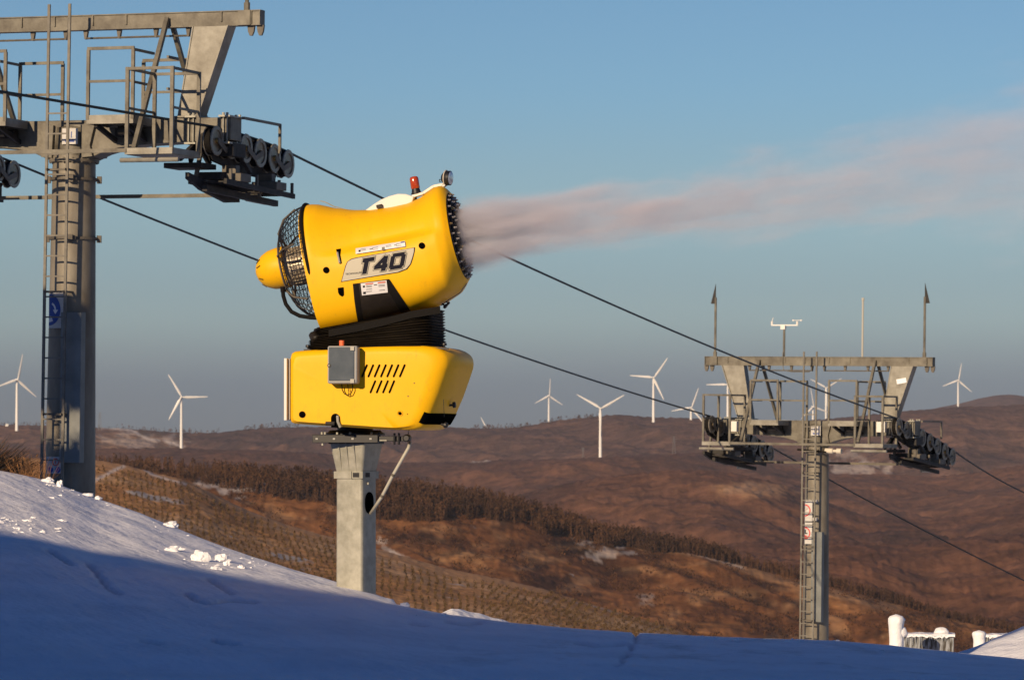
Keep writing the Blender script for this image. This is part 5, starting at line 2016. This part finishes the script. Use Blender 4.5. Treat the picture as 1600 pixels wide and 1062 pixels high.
# snow gun thin whip wires
MB().tube([(gx(640, yb2), yb2, gz(678)), (gx(639.6, FY), FY - .01, gz(647))], .5 * GS, 5).build('wire', M['black'], GUN)
MB().tube([(gx(697, -.5), -.55, gz(652)), (gx(697, -.5), -.6, gz(625))], .4 * GS, 5).build('wire', M['black'], GUN)

# ------------------------------------------------------------------ steel post of the gun (separate thing fixed in the ground)
pb = P(556.5, 931, GD)
POST = empty('steel_post', (pb.x, pb.y, pb.z - .6), (0, 0, R(-27)))
tag(POST, 'square galvanised steel post carrying the snow gun, its foot in the snow', 'post')
ztop = P(556, 692.5, GD).z - POST.location.z
zfl = P(556, 738, GD).z - POST.location.z
wpost = 47 * GS / 1.0


def sq(w_, r_, n=5):
    pts = []
    h = w_ / 2
    for cx_, cy_, a0 in ((h - r_, h - r_, 0), (-h + r_, h - r_, 90), (-h + r_, -h + r_, 180), (h - r_, -h + r_, 270)):
        for i in range(n):
            a = R(a0 + 90 * i / (n - 1))
            pts.append((cx_ + r_ * math.cos(a), cy_ + r_ * math.sin(a)))
    return pts


mb = MB()
lev = [(0, 1.02), (zfl - 3 * GS, 1.0), (zfl, 1.0), (ztop, 1.0)]
S0 = sq(wpost, .035)
K = len(S0)
for z, k in lev:
    for x, y in S0: mb.v.append((x * k, y * k, z))
for i in range(len(lev) - 1):
    for k in range(K):
        l = (k + 1) % K
        mb.f.append((i * K + k, i * K + l, (i + 1) * K + l, (i + 1) * K + k))
mb.f.append(tuple(range(K))); mb.f.append(tuple((len(lev) - 1) * K + k for k in range(K)))
mb.build('column', M['galv'], POST)
mb = MB()
S1 = sq(wpost * 1.0, .03)
for z, k in ((zfl + 2 * GS, 1.012), (ztop, 1.34)):
    for x, y in S1: mb.v.append((x * k, y * k, z))
for k in range(K):
    l = (k + 1) % K
    mb.f.append((k, l, K + l, K + k))
for s_ in (-1, 1):
    for q in (-.28, 0, .28):
        x0_ = q * wpost
        mb.add([(x0_ - .008, s_ * wpost * .5, zfl), (x0_ + .008, s_ * wpost * .5, zfl), (x0_ + .008, s_ * wpost * .73, ztop), (x0_ - .008, s_ * wpost * .73, ztop)], [(0, 1, 2, 3)])
mb.build('flared_head', M['galv'], POST)
MB().box((0, 0, ztop + .01), (wpost * 1.36, wpost * 1.36, .03)).build('head_plate', M['black'], POST)
# strap clamp
mb = MB()
for zc_ in (zfl - 3.5 * GS, ):
    for r_, e in ((1.06, 0),):
        for s_ in (-1, 1):
            mb.box((0, s_ * wpost * .525, zc_), (wpost * 1.08, .018, 11 * GS)); mb.box((s_ * wpost * .525, 0, zc_), (.018, wpost * 1.08, 11 * GS))
mb.box((wpost * .12, -wpost * .56, zc_), (.012, .02, 11.4 * GS))
mb.build('strap_clamp', M['galv'], POST)
for x_, y_, ax_x in ((wpost * .30, -wpost * .54, 0), (wpost * .545, -wpost * .22, 1)):
    o = MB().box((x_, y_, zfl - 3.5 * GS), (.085 if not ax_x else .012, .012 if not ax_x else .10, 7 * GS)).build('clamp_opening', M['black'] if ax_x == 0 else M['darkmetal'], POST)
MB().box((wpost * .52, -wpost * .1, zfl - 16 * GS), (.03, .05, .04)).build('lug', M['galv'], POST)
# oval cable hole
mb = MB()
zh = P(556, 785, GD).z - POST.location.z
pl = []
for i in range(28):
    a = 2 * math.pi * i / 28
    pl.append((wpost * .5 + .004, -wpost * .02 + math.cos(a) * .105, zh + math.copysign(abs(math.sin(a)) ** .75, math.sin(a)) * 17 * GS))
mb.add(pl, [tuple(range(28))])
mb.build('cable_hole', M['hole'], POST)
# cable conduit from turntable to the post
p_a = P(641, 690, GD - .35); p_b = P(631, 712, GD - .40); p_c = P(614, 742, GD - .38); p_d = P(597, 775, GD - .30); p_e = P(579, 802, GD - .12)
inv = GUN.matrix_basis.inverted()
mb = MB().tube([inv @ q for q in (p_a, P(638, 700, GD - .4), p_b, p_c, p_d, p_e)], 2.6 * GS, 10)
cc = mb.build('conduit', M['conduit'], GUN, smooth=180)
for q, r_ in ((p_c, 3.3), (p_d, 3.2)):
    MB().lathe([(-2 * GS, r_ * GS), (2 * GS, r_ * GS)], inv @ q, Vector((.45, 0, .9)), 10).build('conduit_band', M['galv_dark'], cc)


# ------------------------------------------------------------------ snow mist
def plume():
    m = bpy.data.materials.new('snow_mist')
    m.use_nodes = True
    t = m.node_tree
    t.nodes.clear()
    out = t.nodes.new('ShaderNodeOutputMaterial')
    pv = t.nodes.new('ShaderNodeVolumePrincipled')
    pv.inputs['Color'].default_value = (.84, .82, .88, 1)
    pv.inputs['Anisotropy'].default_value = -.12
    t.links.new(pv.outputs[0], out.inputs['Volume'])
    N = t.nodes.new; Lk = t.links.new

    def math_(op, a, b=None, c=None, clamp=False):
        n = N('ShaderNodeMath'); n.operation = op; n.use_clamp = clamp
        for i, v in enumerate((a, b, c)):
            if v is None: continue
            if isinstance(v, (int, float)): n.inputs[i].default_value = v
            else: Lk(v, n.inputs[i])
        return n.outputs[0]
    tc = N('ShaderNodeTexCoord')
    sp_ = N('ShaderNodeSeparateXYZ'); Lk(tc.outputs['Object'], sp_.inputs[0])
    X, Y, Z = sp_.outputs
    # warp
    def fc(curve):       # piecewise curve of X
        r = N('ShaderNodeFloatCurve')
        mr = math_('DIVIDE', X, LEN)
        Lk(mr, r.inputs['Value'])
        c = r.mapping.curves[0]
        while len(c.points) > 2: c.points.remove(c.points[0])
        c.points[0].location = curve[0]; c.points[1].location = curve[-1]
        for p in curve[1:-1]: c.points.new(*p)
        for p in c.points: p.handle_type = 'AUTO'
        r.mapping.update()
        return r.outputs[0]
    nz = N('ShaderNodeTexNoise'); nz.inputs['Scale'].default_value = 1.0; nz.inputs['Detail'].default_value = 5; nz.inputs['Roughness'].default_value = .6
    mp = N('ShaderNodeMapping'); mp.inputs['Scale'].default_value = (.75, 2.2, 2.2); Lk(tc.outputs['Object'], mp.inputs[0]); Lk(mp.outputs[0], nz.inputs['Vector'])
    # radius grows, centre line sinks a little relative to the straight throw
    cz = math_('MULTIPLY', math_('SUBTRACT', fc(CZ), .5), 4.0)
    rad = math_('MULTIPLY', fc(RAD), 2.0)
    zc = math_('SUBTRACT', Z, cz)
    wob = math_('MULTIPLY', math_('SUBTRACT', nz.outputs['Fac'], .5), math_('MULTIPLY', rad, math_('MULTIPLY', fc(WOB), 3.0)))
    r2 = math_('SQRT', math_('ADD', math_('MULTIPLY', Y, Y), math_('MULTIPLY', zc, zc)))
    rn = math_('DIVIDE', math_('ADD', r2, wob), rad)
    mr = N('ShaderNodeMapRange'); mr.interpolation_type = 'SMOOTHERSTEP'
    Lk(rn, mr.inputs[0]); mr.inputs[1].default_value = 1.05; mr.inputs[2].default_value = .4; mr.inputs[3].default_value = 0; mr.inputs[4].default_value = 1
    dens = math_('MULTIPLY', mr.outputs[0], fc(DEN))
    # streaks close to the nozzles
    st = N('ShaderNodeTexNoise'); st.inputs['Scale'].default_value = 1.0; st.inputs['Detail'].default_value = 4
    mp2 = N('ShaderNodeMapping'); mp2.inputs['Scale'].default_value = (.55, 7, 7); Lk(tc.outputs['Object'], mp2.inputs[0]); Lk(mp2.outputs[0], st.inputs['Vector'])
    sr = N('ShaderNodeMapRange'); Lk(st.outputs['Fac'], sr.inputs[0]); sr.inputs[1].default_value = .36; sr.inputs[2].default_value = .62; sr.inputs[3].default_value = .35; sr.inputs[4].default_value = 1.5
    # wisps
    ws = N('ShaderNodeTexNoise'); ws.inputs['Scale'].default_value = 1.0; ws.inputs['Detail'].default_value = 6; ws.inputs['Roughness'].default_value = .65
    mp3 = N('ShaderNodeMapping'); mp3.inputs['Scale'].default_value = (1.6, 4.2, 4.2); mp3.inputs['Location'].default_value = (4, 2, 7); Lk(tc.outputs['Object'], mp3.inputs[0]); Lk(mp3.outputs[0], ws.inputs['Vector'])
    wr = N('ShaderNodeMapRange'); Lk(ws.outputs['Fac'], wr.inputs[0]); wr.inputs[1].default_value = .36; wr.inputs[2].default_value = .66; wr.inputs[3].default_value = .08; wr.inputs[4].default_value = 1.8
    d = math_('MULTIPLY', math_('MULTIPLY', dens, sr.outputs[0]), wr.outputs[0])
    d = math_('MULTIPLY', d, 8.0)
    # nothing behind the nozzles
    gate = N('ShaderNodeMapRange'); Lk(X, gate.inputs[0]); gate.inputs[1].default_value = .0; gate.inputs[2].default_value = .05
    d = math_('MULTIPLY', d, gate.outputs[0])
    Lk(d, pv.inputs['Density'])
    m.cycles.volume_step_rate = .35
    try: m.cycles.homogeneous_volume = False
    except Exception: pass
    # domain: a closed tapering hull a bit larger than the mist
    mb = MB()
    ring_n = 20
    sts = np.linspace(0, 1, 16)
    for s_ in sts:
        c = (np.interp(s_, [p[0] for p in CZ], [p[1] for p in CZ]) - .5) * 4
        r_ = np.interp(s_, [p[0] for p in RAD], [p[1] for p in RAD]) * 2 * 1.38
        if s_ == 0: r_ = .52
        for k in range(ring_n):
            a = 2 * math.pi * k / ring_n
            mb.v.append((s_ * LEN, r_ * math.cos(a), c + r_ * math.sin(a)))
    for i in range(len(sts) - 1):
        for k in range(ring_n):
            l = (k + 1) % ring_n
            mb.f.append((i * ring_n + k, i * ring_n + l, (i + 1) * ring_n + l, (i + 1) * ring_n + k))
    mb.f.append(tuple(range(ring_n))); mb.f.append(tuple((len(sts) - 1) * ring_n + k for k in range(ring_n)))
    mouth = P(721, 371, GD - .16)
    o = mb.build('snow_mist', m, smooth=0)
    o.location = mouth
    o.rotation_euler = (0, -R(7.4), -PHI)
    tag(o, 'pinkish plume of snow mist blown from the muzzle across the sky', 'mist', kind='stuff')


LEN = 8.6
CZ = [(0, .50), (.1, .508), (.25, .502), (.5, .495), (.75, .50), (1, .49)]          # centre height = (v-.5)*4
RAD = [(0, .245), (.05, .235), (.1, .215), (.2, .21), (.4, .27), (.6, .38), (.8, .54), (1, .72)]  # radius = 2*v
DEN = [(0, 1.0), (.06, .85), (.2, .42), (.4, .19), (.6, .095), (.8, .055), (1, .036)]
WOB = [(0, .10), (.1, .24), (.3, .50), (.6, .75), (1, .85)]
plume()

# ------------------------------------------------------------------ rime-covered hydrants at the lower right
def rimed(px, py0, py1, r_px, d, name, label, wob=1.0):
    a = P(px, py0, d); b = P(px, py1, d)
    s = d / FPX
    H = a.z - b.z + .3
    mb = MB()
    N = 26
    for i in range(N + 1):
        t = i / N
        z = t * H
        for k in range(28):
            an = 2 * math.pi * k / 28
            r_ = r_px * s * (1 + .10 * noise.noise(Vector((math.cos(an) * 1.3, math.sin(an) * 1.3, z * 4))) * wob)
            r_ *= 1 + .16 * sstep(.72, .9, t)
            if t > .9: r_ *= math.sqrt(max(.0, 1 - ((t - .9) / .1) ** 2)) * .9 + .1
            mb.v.append((r_ * math.cos(an), r_ * math.sin(an), z))
    for i in range(N):
        for k in range(28):
            l = (k + 1) % 28
            mb.f.append((i * 28 + k, i * 28 + l, (i + 1) * 28 + l, (i + 1) * 28 + k))
    mb.f.append(tuple(N * 28 + k for k in range(28)))
    return mb, Vector((b.x, b.y, b.z - .3)), H


D3 = 62
s3 = D3 / FPX
mb, loc, Hh = rimed(1400.5, 959, 1010, 11.2, D3, '', '')
# a bulge on the right of the head
lump(mb, (9 * s3, 0, Hh - 9 * s3), 5 * s3, 5 * s3, 4 * s3, 2, 2, .3)
lump(mb, (9 * s3, 0, Hh - 30 * s3), 9 * s3, 8 * s3, 10 * s3, 5, 2, .3)
o = mb.build('frosted_pipe', M['rime'], smooth=180, loc=loc)
tag(o, 'tall round pipe thickly coated in white rime, left of the iced box', 'pipe', 'frosted pipes at the lower right')
mb, loc, Hh = rimed(1530, 984, 1012, 9.4, D3 + 1, '', '')
o = mb.build('frosted_pipe', M['rime'], smooth=180, loc=loc)
tag(o, 'short round pipe coated in white rime beside the snow bank at right', 'pipe', 'frosted pipes at the lower right')
m_ice = mat('iced_dark_metal', (.035, .028, .018), .5, 0, (.32, .34, .36), 9, lo=.42, hi=.62, stretch=(2.2, 2.2, .35), detail=7)


def icebox(x0, x1, y0, y1, d, label, cap=True):
    a = P(x0, y1, d); b = P(x1, y0, d)
    root = empty('iced_box', ((a.x + b.x) / 2, d, a.z - .3), (0, 0, R(-6)))
    tag(root, label, 'box', 'iced metal boxes at the lower right')
    W = (b.x - a.x); H = b.z - a.z + .3
    MB().box((0, .28, H / 2), (W, .55, H)).build('box_body', m_ice, root, bevel=.01)
    mb = MB()
    N = 26; n2 = 6
    for i in range(N + 1):
        for j in range(n2 + 1):
            x = -W / 2 - .02 + (W + .04) * i / N; y = -.03 + .62 * j / n2
            mb.v.append((x, y, H + .02 + .02 * noise.noise(Vector((x * 9, y * 9, x0)))))
    for i in range(N + 1):
        for y in (-.03,):
            x = -W / 2 - .02 + (W + .04) * i / N
            mb.v.append((x, y - .012, H - .01 - .04 * random.random()))
    for i in range(N):
        for j in range(n2):
            q = i * (n2 + 1) + j
            mb.f.append((q, q + 1, q + n2 + 2, q + n2 + 1))
        q = i * (n2 + 1); r_ = (N + 1) * (n2 + 1) + i
        mb.f.append((q, q + n2 + 1, r_ + 1, r_))
    mb.build('snow_cover', M['snow'], root, smooth=180)
    if cap:
        mb = MB(); lump(mb, (W * .27, .2, H + .05), 12 * s3, 12 * s3, 7.5 * s3, 4, 3, .15)
        mb.build('snow_cap', M['rime'], root, smooth=180)
    mb = MB()
    for k in range(34):
        x = -W / 2 + W * random.random()
        l = random.uniform(.03, .16) * (1.5 if x < 0 else .5)
        mb.lathe([(0, random.uniform(.005, .011)), (-l, .002)], (x, -.03, H - .02), n=6)
    mb.box((0, -.028, H - .01), (W, .015, .02))
    mb.build('icicle_fringe', M['ice'], root)


icebox(1407, 1490, 992, 1015, D3 + 1.2, 'dark box hung with ice and capped with snow right of the tall frosted pipe')
icebox(1538, 1580, 993, 1012, D3 + 2.2, 'dark box with snow on top half buried by the snow bank at far right', False)


# ------------------------------------------------------------------ dry grass tuft at the left edge
def tuft():
    rnd = random.Random(3)
    root = P(-14, 742, 63.0)
    m_g = mat('dry_grass_blades', (.10, .045, .015), .7, 0, (.26, .12, .035), 3)
    m_t = mat('dark_twigs', (.016, .013, .010), .8)
    T_ = empty('dry_bush', (root.x, root.y, root.z - .3)); tag(T_, 'dark tangled bush with orange dry blades at the left edge above the snow', 'bush')
    mb = MB(); mc = MB()
    for i in range(2200):
        x = rnd.gauss(-.22, .26); y = rnd.gauss(0, .25)
        z0 = 0
        lean = Vector((rnd.gauss(.55, .45), rnd.gauss(0, .5), rnd.uniform(.35, 1.2))).normalized()
        L = rnd.uniform(.25, .85) * (1.15 if x < .1 else .8)
        p = Vector((x, y, z0)); q = p + lean * L * .6; r_ = q + (lean + Vector((.35, 0, -.25))).normalized() * L * .5
        tgt = mb if rnd.random() < .28 and x < .0 else mc
        w0 = rnd.uniform(.004, .009)
        tgt.tube([p, q, r_], [w0, w0 * .8, .002], 3, cap=False)
    mb.build('orange_blades', m_g, T_, smooth=0, normals=False)
    mc.build('dark_stems', m_t, T_, smooth=0, normals=False)
    root = P(48, 748, 62.0)
    T2_ = empty('grass_tuft', (root.x, root.y, root.z - .25)); tag(T2_, 'thin tuft of pale dry grass between the dark bush and the tower ladder', 'grass tuft')
    mb = MB()
    for i in range(130):
        x = rnd.gauss(0, .13); y = rnd.gauss(0, .15)
        lean = Vector((rnd.gauss(.05, .28), rnd.gauss(0, .3), 1)).normalized()
        L = rnd.uniform(.25, .72)
        p = Vector((x, y, 0)); q = p + lean * L * .6; r_ = q + (lean + Vector((rnd.uniform(-.3, .4), 0, -.1))).normalized() * L * .4
        mb.tube([p, q, r_], [.005, .004, .0015], 3, cap=False)
        if rnd.random() < .12: mb.lathe([(0, .004), (.03, .013), (.06, .003)], r_, lean, 5)
    mb.build('grass_blades', m_g, T2_, smooth=0, normals=False)


tuft()


# ------------------------------------------------------------------ unseen spruces added on the left to shade the tower's foot
def spruce(top_t, off, hgt, wid, gap=None, lab=''):
    foot = Vector((T1.location.x, 76, c1.z - 6.9))
    p = foot + SDIR * top_t
    p += Vector((math.cos(SUN_AZ), -math.sin(SUN_AZ), 0)) * off
    gz_ = snow_z(p.x, p.y)
    root = empty('shade_spruce', (p.x, p.y, gz_ - .2)); tag(root, lab, 'tree', 'unseen spruces added to shade the lift tower')
    top = hgt
    MB().lathe([(0, .22), (top * .6, .13), (top * .98, .03)], n=10).build('trunk', M['bark'], root)
    rnd = random.Random(int(hgt * 10))
    mb = MB()
    n = 4200
    for _ in range(n):
        h = rnd.random() ** .8
        z = 1.0 + (top - 1.0) * h
        if gap and gap[0] < z < gap[1] : continue  # crown left open so a sunlit patch stays on the pole
        rr = wid * (1 - h) ** .7 * math.sqrt(rnd.random()) + .05
        a = rnd.uniform(0, 6.28)
        c = Vector((rr * math.cos(a), rr * math.sin(a), z - rr * .25))
        e = Vector((math.cos(a), math.sin(a), -.35)) * rnd.uniform(.3, .6)
        s_ = Vector((-math.sin(a), math.cos(a), rnd.uniform(-.2, .2))) * .22
        k = len(mb.v)
        mb.v += [tuple(c - s_), tuple(c + s_), tuple(c + e)]
        mb.f.append((k, k + 1, k + 2))
    mb.build('crown', M['needles'], root, smooth=0, normals=False)


M['bark'] = mat('bark', (.08, .055, .04), .9)
M['needles'] = mat('spruce_needles', (.02, .035, .015), .8)
spruce(26, .15, 11.3, 2.6, (8.55, 9.45), 'unseen dark green spruce added nearer the lift tower to shade its pole')
spruce(29, -1.8, 9.0, 2.4, None, 'unseen dark green spruce added farther from the lift tower to shade its pole')

# ------------------------------------------------------------------ haze
def haze():
    m = bpy.data.materials.new('haze')
    m.use_nodes = True
    t = m.node_tree
    t.nodes.clear()
    out = t.nodes.new('ShaderNodeOutputMaterial')
    pv = t.nodes.new('ShaderNodeVolumePrincipled')
    pv.inputs['Color'].default_value = (.80, .86, 1.0, 1)
    pv.inputs['Density'].default_value = 2.3e-5
    pv.inputs['Anisotropy'].default_value = 0
    t.links.new(pv.outputs[0], out.inputs['Volume'])
    mb = MB().box((0, 7000, 20), (13000, 14600, 564))
    o = mb.build('haze', m, smooth=0)
    tag(o, 'thin pale evening haze over the far hills', 'haze', kind='stuff')


USE_HAZE = True
if USE_HAZE: haze()
